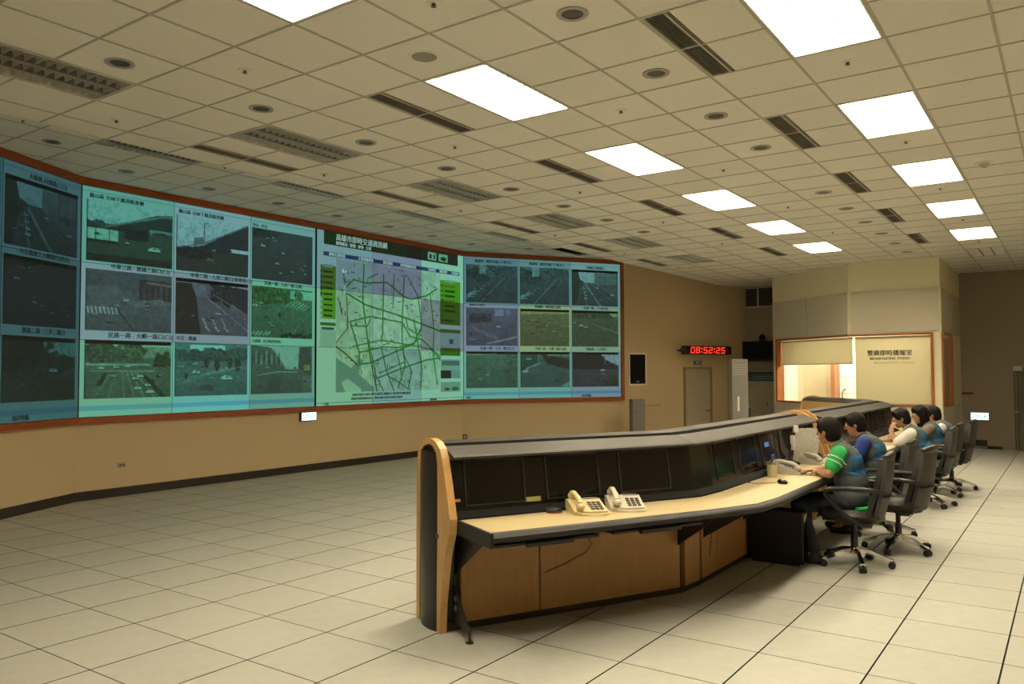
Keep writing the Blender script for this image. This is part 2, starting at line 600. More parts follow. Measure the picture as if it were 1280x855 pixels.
rt = MB().box(-0.2935, 0.2935, -0.2935, 0.2935, 0.005, 0.02).mesh('ceiling_tile', M['tile'])
rtaken = set()
for i in LIGHTX[1:]:
    rtaken |= {(i, 7), (i + 1, 7), (i, 8), (i + 1, 8)}
for i in range(-9, 26):
    for j in range(5, 12):
        if (i, j) in rtaken:
            continue
        x, y = cellxy(i + .5, j + .5, True)
        if any(inside(ROOM, x + a, y + b) for a in (-.3, .3) for b in (-.3, .3)):
            link('ceiling_tile', rt if (i, j) not in HOLESR else holed(0, (HOLESR[(i, j)] - j - .7) * T), RAISED, (x, y, HR))
for i in LIGHTX[1:]:
    for k in (0, 1):
        x, y = cellxy(i + k + .5, 8.5, True)
        if inside(ROOM, x, y):
            MB().box(-.2935, .2935, -.17, .2935, .005, .02).build('ceiling_tile', M['tile'], RAISED, loc=(x, y, HR))
for j in range(6, 12):
    y = cellxy(0, j, True)[1]
    tb = MB()
    if j == 8:
        xa = -6.0
        for i in LIGHTX[1:]:
            l0, l1 = cellxy(i, 0, True)[0], cellxy(i + 2, 0, True)[0]
            if l0 > -6:
                tb.box(xa, l0, y - .0085, y + .0085, HR, HR + .03)
                xa = l1
        tb.box(xa, 16.0, y - .0085, y + .0085, HR, HR + .03)
    else:
        tb.box(-6, 16.0, y - .0085, y + .0085, HR, HR + .03)
    tb.build('main_tee', M['tee'], RAISED)
for i in range(-9, 26):
    x = cellxy(i, 0, True)[0]
    m_ = MB()
    if (i, 7) in rtaken and (i - 1, 7) in rtaken:
        m_.box(x - .0085, x + .0085, YS, cellxy(0, 7, True)[1], HR + .0005, HR + .03)
        m_.box(x - .0085, x + .0085, cellxy(0, 8.2, True)[1], 7.4, HR + .0005, HR + .03)
    else:
        m_.box(x - .0085, x + .0085, YS, 7.4, HR + .0005, HR + .03)
    m_.build('cross_tee', M['tee'], RAISED)

# ---------------------------------------------------------------- ceiling fixtures
def troffer(lit):
    """1.2 x 0.6 m recessed louvered light, local origin at its centre on the ceiling plane"""
    o = thing('ceiling_light', 'x', 'ceiling light')
    hx, hy, d = 0.588, 0.288, 0.105
    h = MB()
    h.box(-hx, hx, -hy, hy, d, d + .004)
    h.box(-hx, -hx + .012, -hy, hy, 0, d).box(hx - .012, hx, -hy, hy, 0, d)
    h.box(-hx, hx, -hy, -hy + .012, 0, d).box(-hx, hx, hy - .012, hy, 0, d)
    h.build('housing', M['housing'] if not lit else M['louver_white'], o)
    for k in range(3):
        y = (-1 + k) * 0.186
        MB().tube([(-0.55, y, .078), (0.55, y, .078)], .013, 8).build('lamp_tube', M['tube'] if not lit else M['lamp'], o, True)
    if lit:
        MB().box(-hx + .014, hx - .014, -hy + .014, hy - .014, .026, .029).build('diffuser', M['lamp'], o)
    lv = M['louver'] if not lit else M['louver_white']
    z0, z1 = (.002, .045) if not lit else (.006, .022)
    for k in range(2):
        y = (-.5 + k) * 0.186
        rw = .012 if not lit else .004
        MB().box(-hx + .012, hx - .012, y - rw, y + rw, z0, z1).build('louver_rail', lv if lit else M['louver_rail'], o)
    bm_ = MB().prism([(-.010, z1), (.010, z1), (.002, z0), (-.002, z0)], -hy + .012, hy - .012, 'y').mesh('louver_blade', lv)
    for k in range(16):
        link('louver_blade', bm_, o, ((-7.5 + k) * 0.0725, 0, 0))
    return o

lit0, off0 = troffer(True), troffer(False)
used = {lit0: False, off0: False}
def place(proto, loc, label, group):
    o = proto if not used[proto] else copy_tree(proto)
    used[proto] = True
    o.location = loc
    tag(o, label, 'ceiling light', group)
    return o
def seen(P, mx=60):
    q = pixel(P)
    return q is not None and -mx < q[0] < 1280 + mx and -mx < q[1] < 855
def light_center(i, j, raised=False):
    x, y = cellxy(i + 1, j + .5, raised)
    return (x, y, HR if raised else H)
for n, i in enumerate((-2, 2, 6, 10, 14, 18)):
    place(lit0, light_center(i, -1), '%s lit louvered ceiling light from the camera in the row left of centre' % ORD[n], 'lit ceiling lights')
for n, i in enumerate((2, 6, 10, 14, 18)):
    place(lit0, light_center(i, -5), '%s lit louvered ceiling light from the camera in the right-hand row' % ORD[n], 'lit ceiling lights')
place(lit0, light_center(-2, -5), 'lit louvered ceiling light out of view overhead, ahead of the camera', 'lit ceiling lights')  # extra lamp out of view, added to brighten the near floor
place(off0, light_center(22, -5), 'unlit louvered ceiling light past the last lit one of the right-hand row', 'unlit louvered ceiling lights')
n = 0
for i in (-2, 2, 6, 10, 14, 18):
    place(off0, light_center(i, 3), '%s unlit louvered ceiling light from the left, row before the ceiling step' % ORD[n], 'unlit louvered ceiling lights')
    n += 1
n = 0
for i in (-2, 2, 6, 10, 14):
    c = light_center(i, 7, True)
    c = (c[0], c[1] + .12, c[2])
    lab = '%s unlit ceiling light from the left, half hidden on the raised ceiling strip' % ORD[n]
    n += 1
    place(off0, c, lab, 'unlit lights on the raised ceiling')

def slot(proto=None):
    o = thing('slot_diffuser', 'x', 'air vent')
    MB().box(-.594, .594, -.072, .072, .03, .04).build('backing', M['plenum'], o)
    f = MB().box(-.597, .597, -.079, -.066, 0, .03).box(-.597, .597, .066, .079, 0, .03)
    f.box(-.597, -.585, -.066, .066, 0, .03).box(.585, .597, -.066, .066, 0, .03)
    f.build('frame', M['vent_frame'], o)
    fin = MB().box(-.585, .585, -.0028, .0028, .004, .024).mesh('fin', M['vent'])
    for k in range(7):
        link('fin', fin, o, (0, (-3 + k) * .0178, 0))
    return o
s0 = slot()
first = True
for j, word in ((0, 'between lit and unlit lights, counted from the camera'), (-4, 'beside the right-hand lit lights, counted from the camera'), (4, 'at the ceiling step, counted from the left')):
    n = 0
    for i in LIGHTX:
        x, y = cellxy(i + 1, j)
        c = (x, y + 0.6 - 0.09, H)
        if i < 2 or inside(STUDIO, x, y) or not seen(c, 40):
            continue
        o = s0 if first else copy_tree(s0)
        first = False
        o.location = c
        tag(o, '%s slot vent in the row %s' % (ORD[n], word), 'air vent', 'linear slot air vents')
        n += 1

def downlight():
    o = thing('downlight', 'x', 'downlight')
    MB().lathe([(.068, .004), (.088, .0), (.10, .001), (.10, -.006), (.086, -.008), (.068, -.004), (.068, .004)], 24).build('trim_ring', M['ring'], o, True)
    MB().lathe([(.068, .002), (.06, .05), (.04, .09), (.001, .1)], 24).build('reflector', M['can'], o, True)
    MB().capsule((-.03, 0, .05), (.035, .01, .045), .022, .022).build('bulb', M['tube'], o, True)
    return o
d0 = downlight()
first = True
def put_down(lst, raised, label, group, z):
    global first
    n = 0
    for (i, j) in lst:
        x, y = (CX + i * T, CY + j * T)
        if not seen((x, y, z), 20):
            continue
        o = d0 if first else copy_tree(d0)
        first = False
        o.location = (x, y, z + .004)
        o.rotation_euler = (0, 0, 0.9 * n)
        tag(o, label % ORD[n], 'downlight', group)
        n += 1
put_down(DOWN[0], False, '%s round recessed downlight from the left beside the unlit light row', 'recessed downlights', H)
put_down(DOWN[1], False, '%s round recessed downlight from the camera between the two lit rows', 'recessed downlights', H)
put_down(DOWNR, True, '%s round downlight from the left on the raised ceiling before the screens', 'downlights on the raised ceiling', HR)

def sprinkler():
    o = thing('sprinkler', 'x', 'sprinkler')
    MB().lathe([(.001, -.004), (.045, -.004), (.05, 0.004), (.001, .005)], 16).build('escutcheon', M['trim_white'], o, True)
    MB().lathe([(.001, -.022), (.017, -.021), (.016, -.017), (.007, -.014), (.014, -.006), (.014, -.003)], 12).build('head', M['vent'], o, True)
    return o
p0 = sprinkler()
first = True
def put_spr(lst, label, z):
    global first
    n = 0
    for (i, j) in lst:
        x, y = (CX + i * T, CY + j * T)
        if not seen((x, y, z), 5):
            continue
        o = p0 if first else copy_tree(p0)
        first = False
        o.location = (x, y, z + .004)
        tag(o, label % ORD[n], 'sprinkler', 'ceiling sprinklers')
        n += 1
put_spr([(.5, 1.5), (4.5, 1.5), (8.5, 1.5), (12.5, 1.5), (16.5, 1.5)], '%s small ceiling sprinkler from the left, row nearest the unlit lights', H)
put_spr([(.5, -1.5), (4.5, -1.5), (8.5, -1.5), (12.5, -1.5), (16.5, -1.5)], '%s small ceiling sprinkler from the camera between the two lit rows', H)
put_spr([(4.5, -4.5), (8.5, -4.5), (12.5, -4.5), (16.5, -4.5), (20.5, -4.5)], '%s small ceiling sprinkler from the camera inside the right-hand lit row', H)
put_spr([(.6, 4.6), (4.5, 4.6), (8.5, 4.6), (12.5, 4.6), (16.5, 4.6), (20.6, 4.6)], '%s small ceiling sprinkler from the left just before the ceiling step', H)
put_spr([(.8, 8.0), (4.7, 7.9), (8.6, 7.85), (12.65, 7.85), (16.75, 7.85)], '%s small sprinkler from the left on the raised ceiling strip', HR)

x, y = cellxy(1.46, -0.53)
o = thing('ceiling_speaker', 'round flat ceiling speaker grille beside a lit ceiling light', 'speaker', (x, y, H + .004))
MB().lathe([(.088, -.001), (.10, -.004), (.115, -.002), (.115, .001), (.088, .003)], 28).build('rim', M['tile'], o, True)
MB().lathe([(.001, -.003), (.088, -.001), (.088, .003), (.001, .003)], 28).build('grille', mat('speaker_grille', (.30, .28, .23), .8), o, True)
x, y = cellxy(10.77, -5.40)
o = thing('smoke_detector', 'round cream smoke detector on the ceiling right of the lit lights', 'smoke detector', (x, y, H + .005))
MB().lathe([(.001, -.012), (.085, -.012), (.09, 0), (.001, .0)], 24).build('mount', M['trim_white'], o, True)
MB().lathe([(.001, -.055), (.028, -.05), (.04, -.035), (.055, -.012), (.001, -.012)], 20).build('sensor_head', mat('detector', (.5, .46, .38), .5), o, True)
# ---------------------------------------------------------------- video walls
NU, NV = 144, 110       # picture samples per display cube
W_, H_ = NU * 3, NV * 3
def vnoise(h, w, cells, seed):
    r = np.random.default_rng(seed)
    g = r.random((cells[0] + 2, cells[1] + 2))
    y = np.linspace(0, cells[0], h); x = np.linspace(0, cells[1], w)
    yi, xi = y.astype(int), x.astype(int)
    fy, fx = (y - yi)[:, None], (x - xi)[None]
    fy, fx = fy * fy * (3 - 2 * fy), fx * fx * (3 - 2 * fx)
    a = g[yi][:, xi]; b = g[yi][:, xi + 1]; c = g[yi + 1][:, xi]; d = g[yi + 1][:, xi + 1]
    return a * (1 - fy) * (1 - fx) + b * (1 - fy) * fx + c * fy * (1 - fx) + d * fy * fx
class Pic:
    """a small picture in 0..1 coordinates (y down)"""
    def __init__(s, h, w, base=(.3, .32, .32)):
        s.a = np.ones((h, w, 3)) * np.array(base)
        s.y, s.x = np.mgrid[0:h, 0:w]
        s.x = (s.x + .5) / w; s.y = (s.y + .5) / h
        s.h, s.w = h, w
    def put(s, mk, c, al=1.0):
        mk = np.clip(mk, 0, 1)[..., None] * al
        s.a = s.a * (1 - mk) + np.array(c) * mk
    def poly(s, pts, c, al=1.0):
        m = np.zeros(s.x.shape, bool)
        for i in range(len(pts)):
            (x0, y0), (x1, y1) = pts[i], pts[i - 1]
            if y0 == y1: continue
            k = ((y0 > s.y) != (y1 > s.y)) & (s.x < (x1 - x0) * (s.y - y0) / (y1 - y0) + x0)
            m ^= k
        s.put(m.astype(float), c, al)
    def rect(s, x0, y0, x1, y1, c, al=1.0):
        s.put(((s.x >= x0) & (s.x < x1) & (s.y >= y0) & (s.y < y1)).astype(float), c, al)
    def line(s, pts, wd, c, al=1.0):
        best = np.full(s.x.shape, 9.)
        for (x0, y0), (x1, y1) in zip(pts[:-1], pts[1:]):
            dx, dy = x1 - x0, y1 - y0
            t = np.clip(((s.x - x0) * dx + (s.y - y0) * dy) / (dx * dx + dy * dy + 1e-9), 0, 1)
            best = np.minimum(best, np.hypot(s.x - x0 - t * dx, s.y - y0 - t * dy))
        s.put(np.clip((wd - best) * s.w * .7 + .5, 0, 1), c, al)
    def blob(s, cx, cy, rx, ry, c, al=1.0, seed=0):
        n = vnoise(s.h, s.w, (14, 18), seed)
        d = ((s.x - cx) / rx) ** 2 + ((s.y - cy) / ry) ** 2 + (n - .5) * 1.1
        t = vnoise(s.h, s.w, (s.h // 3, s.w // 3), seed + 31)
        mk = np.clip((1.05 - d) * 4, 0, 1)[..., None] * al
        s.a = s.a * (1 - mk) + np.array(c) * (.55 + .95 * t[..., None]) * mk
    def car(s, x, y, k, c=(.75, .78, .76)):
        s.poly([(x - k, y + k * .35), (x - k, y), (x - k * .4, y - k * .55), (x + k * .5, y - k * .5), (x + k, y + .1 * k), (x + k, y + k * .45)], c)
        s.line([(x - k * .8, y + k * .5), (x + k * .9, y + k * .6)], .008, (.1, .11, .11), .8)
        s.rect(x - k * .3, y - k * .35, x + k * .4, y - k * .05, (.2, .22, .23), .8)
    def zebra(s, x, y, dx, dy, n, lx, ly, c=(.72, .75, .74), wd=.012):
        for i in range(n):
            s.line([(x + dx * i, y + dy * i), (x + dx * i + lx, y + dy * i + ly)], wd, c, .85)
    def grain(s, amt, seed):
        s.a *= (1 + amt * (vnoise(s.h, s.w, (s.h // 3, s.w // 3), seed)[..., None] - .5) * 2)
        s.a *= (1 + amt * .5 * (vnoise(s.h, s.w, (9, 12), seed + 5)[..., None] - .5) * 2)
SKY, ROAD, TREE, BLD, WHT = (.60, .66, .66), (.30, .32, .32), (.13, .16, .14), (.36, .37, .37), (.66, .69, .68)

def feed(kind, h, w, seed):
    p = Pic(h, w, ROAD)
    r = np.random.default_rng(seed)
    if kind == 'bridge_a':
        p.rect(0, 0, 1, .48, SKY)
        p.rect(0, .36, .4, .5, (.25, .28, .27)); p.blob(.1, .4, .12, .08, (.18, .2, .19), 1, seed)
        p.poly([(.22, .42), (.8, .1), (1, .06), (1, .36), (.65, .46), (.2, .48)], (.16, .17, .17))
        p.line([(.22, .41), (.85, .12), (1, .09)], .015, (.38, .42, .42))
        p.rect(.72, .36, 1, .46, (.45, .5, .48)); p.blob(.85, .44, .15, .05, (.2, .22, .2), 1, seed + 1)
        p.rect(0, .46, 1, 1, (.24, .25, .22)); p.rect(0, .46, .35, .66, (.62, .72, .66)); p.rect(0, .64, .36, .7, (.12, .13, .12))
        p.line([(.1, .47), (.1, .64)], .006, (.3, .34, .32)); p.line([(.25, .47), (.25, .64)], .006, (.3, .34, .32))
        p.rect(.42, .40, .7, .58, (.1, .1, .1), .85); p.car(.78, .70, .075)
        p.rect(0, .88, 1, 1, (.2, .14, .12))
    elif kind == 'bridge_b':
        p.rect(0, 0, 1, .6, SKY)
        p.poly([(0, .62), (.35, .5), (.95, .02), (1, .02), (1, .62)], (.14, .15, .15))
        p.line([(.0, .6), (.35, .47), (1, .0)], .012, (.33, .36, .36))
        p.poly([(.22, .52), (.24, .38), (.36, .34), (.36, .47)], (.34, .38, .38))
        p.line([(.37, .46), (.37, .1), (.43, .07)], .006, (.2, .22, .22))
        p.rect(0, .6, 1, 1, (.2, .19, .17)); p.blob(.2, .66, .25, .1, (.12, .12, .11), 1, seed)
        p.rect(.74, .5, 1, .56, (.72, .78, .74)); p.car(.45, .75, .05, (.4, .4, .38))
    elif kind == 'dark_junction':
        p.rect(0, 0, 1, 1, (.22, .215, .22)); p.blob(.15, .06, .3, .1, (.13, .15, .12), 1, seed)
        for x, y, k in ((.17, .33, .04), (.24, .17, .025), (.33, .15, .02), (.37, .2, .025), (.4, .65, .035), (.65, .78, .035), (.83, .72, .03), (.86, .62, .025), (.88, .8, .03), (.8, .68, .02)):
            p.car(x, y, k, (.66, .66, .66))
        p.line([(.5, .25), (1, .4)], .004, (.3, .3, .3)); p.line([(0, .5), (.9, .55)], .004, (.28, .28, .28), .6)
    elif kind == 'avenue_right':
        p.rect(0, 0, 1, .32, (.26, .28, .28)); p.rect(.6, .1, 1, .45, (.2, .18, .18)); p.line([(.7, .15), (1, .18)], .012, (.42, .4, .4))
        for k in range(5): p.line([(.66 + .07 * k, .2), (.66 + .07 * k, .42)], .006, (.34, .3, .3))
        p.poly([(0, .3), (.35, .24), (.6, .5), (.5, 1), (0, 1)], (.31, .33, .32))
        p.line([(.33, .6), (.55, 1)], .008, (.16, .17, .16)); p.zebra(.02, .62, .045, .0, 8, .015, .09)
        p.poly([(.45, .52), (.85, .42), (1, .5), (.5, .6)], (.36, .38, .37)); p.car(.45, .48, .035); p.car(.35, .58, .025); p.car(.7, .62, .04, (.42, .44, .42))
        for k in range(5): p.line([(.1 + .07 * k, .3), (.2 + .06 * k, .6)], .003, (.4, .42, .41), .6)
    elif kind == 'avenue_up':
        p.rect(0, 0, 1, .1, (.55, .58, .6)); p.poly([(0, .08), (.22, .08), (.3, .4), (.35, 1), (0, 1)], (.14, .13, .11))
        p.poly([(.22, .08), (.42, .06), (1, .62), (1, 1), (.33, 1), (.28, .4)], (.33, .34, .36))
        p.poly([(.42, .06), (1, .1), (1, .62)], (.17, .18, .18)); p.blob(.75, .25, .3, .2, (.14, .15, .15), 1, seed)
        p.poly([(.2, .1), (.4, .08), (.42, .3), (.28, .32)], (.44, .46, .5), .6)
        p.line([(.4, .3), (1, .9)], .005, (.6, .62, .62)); p.line([(.5, .25), (1, .6)], .005, (.55, .56, .56))
        for x in (.42, .55, .68): p.line([(x - .06, .7), (x, .86)], .008, WHT); p.line([(x - .02, .86), (x + .03, .92)], .014, WHT)
        p.car(.57, .6, .04); p.car(.62, .42, .02, (.5, .5, .5)); p.car(.96, .68, .03, (.5, .5, .5))
    elif kind == 'plaza_green':
        p.rect(0, 0, 1, .35, (.30, .36, .30)); p.blob(.3, .15, .4, .2, (.2, .27, .17), 1, seed); p.rect(.62, .03, 1, .2, (.55, .62, .58))
        p.blob(.75, .12, .1, .1, (.25, .33, .26), 1, seed + 3); p.poly([(0, .38), (1, .25), (1, 1), (0, 1)], (.27, .34, .30))
        for k in range(6): p.line([(.55 + .06 * k, .36 + .012 * k), (.7 + .05 * k, .22 + .02 * k)], .01, (.5, .58, .52))
        p.car(.05, .38, .045); p.car(.2, .41, .05, (.25, .28, .26)); p.car(.15, .33, .03); p.blob(.45, .55, .025, .05, (.1, .12, .1))
        p.zebra(0, .95, .06, .0, 5, .05, -.06); p.line([(.6, .98), (.9, .55)], .004, (.5, .56, .5))
        for k in range(9): p.blob(.5 + .06 * k, .97 - .02 * (k % 3), .03, .05, (.08, .1, .08), 1, seed + k)
    elif kind == 'avenue_cars':
        p.rect(0, 0, 1, .14, (.6, .66, .62)); p.rect(.65, .1, 1, .3, (.42, .44, .42)); p.blob(.2, .2, .25, .2, (.2, .23, .19), 1, seed); p.blob(.55, .22, .16, .2, (.22, .25, .21), 1, seed + 1)
        p.blob(.9, .5, .13, .35, (.16, .18, .13), 1, seed + 2); p.poly([(.0, .5), (1, .45), (1, .95), (.8, 1), (0, 1)], (.30, .32, .31))
        p.rect(0, .4, .75, .44, (.5, .53, .52)); p.rect(.05, .52, .8, .545, (.45, .48, .47))
        p.poly([(.12, .78), (.22, .55), (.25, .56), (.2, .78)], (.14, .15, .13)); p.poly([(.7, .6), (.95, 1), (.88, 1), (.62, .58)], (.15, .15, .12))
        for k in range(4): p.line([(.42 + .05 * k, .55), (.44 + .12 * k, 1)], .005, (.55, .58, .56), .8)
        p.line([(.28, .58), (.1, 1)], .004, (.5, .53, .5)); p.line([(.35, .58), (.26, 1)], .004, (.5, .53, .5))
        for x, y, k in ((.18, .48, .035), (.35, .46, .03), (.48, .45, .03), (.57, .66, .035), (.63, .62, .04), (.6, .83, .045), (.72, .78, .04), (.75, .9, .05), (.85, .62, .03), (.47, .62, .02)): p.car(x, y, k)
    elif kind == 'circle_trees':
        p.rect(0, 0, 1, .2, (.30, .36, .36)); p.rect(.2, .04, .68, .22, (.62, .74, .70)); p.blob(.45, .24, .5, .14, (.17, .20, .19), 1, seed); p.blob(.85, .2, .25, .14, (.19, .22, .21), 1, seed + 1)
        p.rect(0, .34, 1, 1, (.30, .33, .32)); p.poly([(0, .82), (.7, .52), (1, .5), (1, .45), (.6, .48), (0, .76)], (.37, .4, .39))
        for x, y in ((.42, .4), (.56, .42), (.75, .38), (.86, .4)): p.blob(x, y, .04, .12, (.13, .14, .13), 1, seed + int(x * 50))
        for x, y, k, c in ((.28, .55, .05, .7), (.7, .66, .08, .68), (.2, .38, .05, .3), (.08, .45, .04, .5), (.27, .4, .04, .6)): p.car(x, y, k, (c, c, c))
        p.car(.42, .84, .1, (.2, .22, .22)); p.line([(.0, .7), (.3, .62), (.9, .45)], .005, (.55, .58, .56)); p.blob(.15, .62, .02, .06, (.1, .1, .1))
    elif kind == 'street':
        p.rect(0, 0, 1, .55, (.62, .70, .67)); p.poly([(0, 0), (.32, .05), (.5, .35), (.55, .5), (0, .62)], (.32, .33, .32)); p.poly([(1, 0), (.78, .02), (.76, .5), (1, .62)], (.27, .26, .24))
        for k in range(12): p.rect(.03 + .04 * k, .1 + .03 * (k % 4), .05 + .04 * k, .4, (.6, .62, .6) if k % 2 else (.18, .18, .17), .7)
        p.poly([(0, .6), (.55, .5), (.75, .5), (1, .62), (1, 1), (0, 1)], (.31, .33, .32)); p.line([(.1, .62), (.4, .55), (.75, .55)], .008, (.62, .66, .64))
        p.rect(.83, .64, 1, 1, (.38, .4, .38)); p.rect(.86, .4, .96, .52, (.55, .5, .3)); p.poly([(.3, .7), (.5, .6), (.45, .95), (.2, .95)], (.26, .28, .27))
    elif kind == 'boulevard':
        p.rect(0, 0, 1, .36, (.58, .64, .64)); p.poly([(0, 0), (.14, .05), (.2, .4), (.1, 1), (0, 1)], (.2, .2, .16)); p.rect(.48, .08, .75, .4, (.36, .38, .38)); p.rect(.72, .02, 1, .5, (.28, .29, .28))
        for k in range(6): p.rect(.74 + .04 * k, .06, .76 + .04 * k, .4, (.5, .53, .52), .6)
        p.poly([(.25, .4), (.45, .36), (1, .85), (1, 1), (.12, 1)], (.25, .26, .26)); p.line([(.3, .42), (.62, 1)], .02, (.46, .5, .49)); p.line([(.25, .45), (.32, 1)], .008, (.5, .54, .53))
        p.line([(.42, .4), (1, .95)], .006, (.45, .46, .46)); p.blob(.2, .38, .08, .08, (.2, .22, .2), 1, seed)
        for x, y, k in ((.27, .52, .03), (.28, .62, .03), (.3, .72, .035), (.3, .8, .04), (.55, .5, .03), (.88, .68, .04)): p.car(x, y, k)
    elif kind == 'wide_road':
        p.rect(0, 0, 1, .3, (.34, .38, .36)); p.blob(.2, .25, .25, .2, (.22, .25, .22), 1, seed); p.rect(.25, 0, .4, .25, (.52, .58, .55)); p.blob(.7, .12, .3, .2, (.27, .3, .29), 1, seed + 1)
        p.poly([(.75, .15), (.9, .2), (1, .6), (1, 1), (.2, 1)], (.29, .31, .30)); p.line([(.75, .3), (.27, 1)], .007, (.6, .64, .58)); p.line([(.85, .3), (.62, 1)], .004, (.48, .5, .48))
        for k in range(9): p.car(.1 + .065 * k, .85 - .07 * k, .045 - .003 * k, (.62, .65, .63))
        p.poly([(.0, .8), (.18, .66), (.2, .72), (0, .92)], (.6, .66, .62))
    elif kind == 'blue_junction':
        p.rect(0, 0, 1, .35, (.34, .36, .38)); p.rect(.05, .15, .5, .38, (.27, .26, .25)); p.rect(.55, .04, .72, .2, (.5, .53, .58)); p.rect(.75, .02, .85, .2, (.4, .44, .48)); p.blob(.25, .3, .2, .1, (.2, .2, .18), 1, seed)
        p.poly([(0, .45), (1, .3), (1, 1), (0, 1)], (.33, .35, .37)); p.poly([(.1, .5), (.65, .78), (.55, .85), (.15, .6)], (.42, .44, .46))
        p.zebra(.38, .97, .055, -.018, 11, .05, -.045); p.car(.62, .5, .045); p.car(.12, .84, .06, (.55, .56, .58)); p.car(.9, .46, .04, (.3, .3, .3))
    elif kind == 'haze_junction':
        p.rect(0, 0, 1, .2, (.48, .52, .44)); p.poly([(0, .15), (1, .1), (1, 1), (0, 1)], (.33, .34, .29)); p.line([(.55, .35), (1, .45)], .006, (.5, .52, .44))
        for q in range(16): p.car(.05 + .9 * r.random(), .3 + .62 * r.random(), .035, (.52, .53, .48) if q % 2 else (.27, .27, .25))
    elif kind == 'green_junction':
        p.rect(0, 0, 1, .16, (.45, .5, .45)); p.blob(.4, .14, .6, .1, (.2, .24, .18), 1, seed); p.rect(0, .22, 1, 1, (.27, .3, .25)); p.line([(.45, .38), (1, .6)], .008, (.5, .54, .5))
        p.car(.2, .42, .05); p.car(.3, .46, .04); p.car(.57, .55, .04, (.42, .45, .38)); p.car(.93, .62, .05, (.4, .42, .4)); p.line([(.05, .8), (.2, 1)], .008, (.42, .45, .38)); p.car(.05, .35, .03)
    elif kind == 'empty_green':
        p.rect(0, 0, 1, .12, (.5, .58, .54)); p.poly([(0, .1), (1, .06), (1, 1), (0, 1)], (.30, .34, .31)); p.blob(.95, .5, .25, .6, (.25, .28, .25), .8, seed); p.car(.26, .76, .05, (.6, .58, .38)); p.car(.4, .64, .04, (.7, .72, .68))
        p.line([(.2, .95), (.5, .4), (.6, .1)], .004, (.38, .42, .38))
    elif kind == 'night_curve':
        p.rect(0, 0, 1, 1, (.27, .31, .31)); p.poly([(.4, .05), (1, .2), (1, .5), (.55, .35)], (.17, .13, .12)); p.poly([(0, 0), (.36, .03), (.34, .3), (.1, .5), (0, .55)], (.2, .22, .2)); p.rect(.55, .02, 1, .12, (.42, .46, .36))
        p.line([(.4, .32), (.15, .45), (.08, .6)], .02, (.52, .57, .55)); p.car(.1, .55, .06); p.car(.17, .2, .05, (.6, .63, .6)); p.car(.74, .8, .06, (.18, .2, .2)); p.zebra(.85, .95, .03, -.02, 5, .08, .03); p.line([(.36, .05), (.36, .35)], .012, (.4, .44, .42))
    elif kind == 'dusk_tree':
        p.rect(0, 0, 1, .5, (.62, .68, .68)); p.poly([(0, 0), (.3, 0), (.55, .1), (1, .4), (1, .6), (0, .6)], (.15, .15, .15)); p.blob(.3, .25, .4, .25, (.12, .12, .12), 1, seed)
        for x in (.7, .8, .9): p.line([(x, .02), (x + .01, .35)], .006, (.5, .52, .55))
        p.rect(0, .5, 1, 1, (.26, .25, .26)); p.line([(.2, .7), (.6, .98)], .006, (.38, .38, .38)); p.car(.65, .52, .05, (.8, .82, .8)); p.car(.66, .63, .04, (.6, .62, .6)); p.blob(.85, .85, .2, .2, (.2, .21, .15), 1, seed)
    elif kind == 'tree_street':
        p.rect(0, 0, 1, .3, (.5, .58, .58)); p.blob(.25, .25, .45, .3, (.14, .15, .14), 1, seed); p.blob(.7, .4, .3, .18, (.17, .18, .17), 1, seed + 1)
        for x in (.68, .78, .9): p.line([(x, .02), (x + .01, .3)], .006, (.33, .38, .38))
        p.rect(0, .55, 1, 1, (.22, .24, .24)); p.blob(.65, .85, .3, .2, (.2, .22, .15), 1, seed + 2); p.car(.68, .52, .06, (.7, .75, .75)); p.car(.55, .6, .04, (.5, .52, .52)); p.blob(.3, .6, .3, .1, (.16, .17, .17), .7, seed + 3)
    # passing traffic, lane dashes and haze so that the view reads as a street camera picture
    for k in range(7):
        x, y = r.random(), .5 + .45 * r.random()
        p.line([(x, y), (x + .05 * (x - .5), y + .06)], .003, (.5, .52, .5), .5)
    for k in range(5):
        p.car(.08 + .84 * r.random(), .42 + .45 * r.random(), .018 + .014 * r.random(), (.66, .68, .66) if k % 2 else (.16, .17, .17))
    p.a = p.a * (.86 + .26 * np.clip(1.1 - p.y, 0, 1)[..., None]) + .03
    p.grain(.15, seed + 77)
    return p.a

ROWS = ((.16, .97), (1.07, 1.88), (2.0, 2.77))
COLS = ((.05, .985), (1.03, 1.97), (2.02, 2.96))
def px_u(u): return int(round(u / 3 * W_))
def px_v(v): return int(round(v / 3 * H_))
def paint_feeds(kinds, seed, blackbar):
    c = Pic(H_, W_, (.90, .92, .92))
    c.a[px_v(.055):px_v(.065)] *= .72
    for r_ in range(3):
        for q in range(3):
            v0, v1 = ROWS[r_]; u0, u1 = COLS[q]
            y0, y1, x0, x1 = px_v(v0), px_v(v1), px_u(u0), px_u(u1)
            im = feed(kinds[r_ * 3 + q], y1 - y0, x1 - x0, seed + r_ * 3 + q)
            bb = blackbar[r_ * 3 + q]
            if bb:
                im[:max(2, (y1 - y0) // 14)] = (.06, .06, .06)
            im[:, :2] *= .5
            im = np.clip(im * 1.16 + .04, 0, .93)
            if bb: im[:max(2, (y1 - y0) // 14)] = (.07, .07, .07)
            c.a[y0:y1, x0:x1] = im
    c.a[px_v(2.86):px_v(2.925)] = (.62, .80, .98)
    c.a[px_v(2.925):] = (.90, .94, .95)
    return c.a

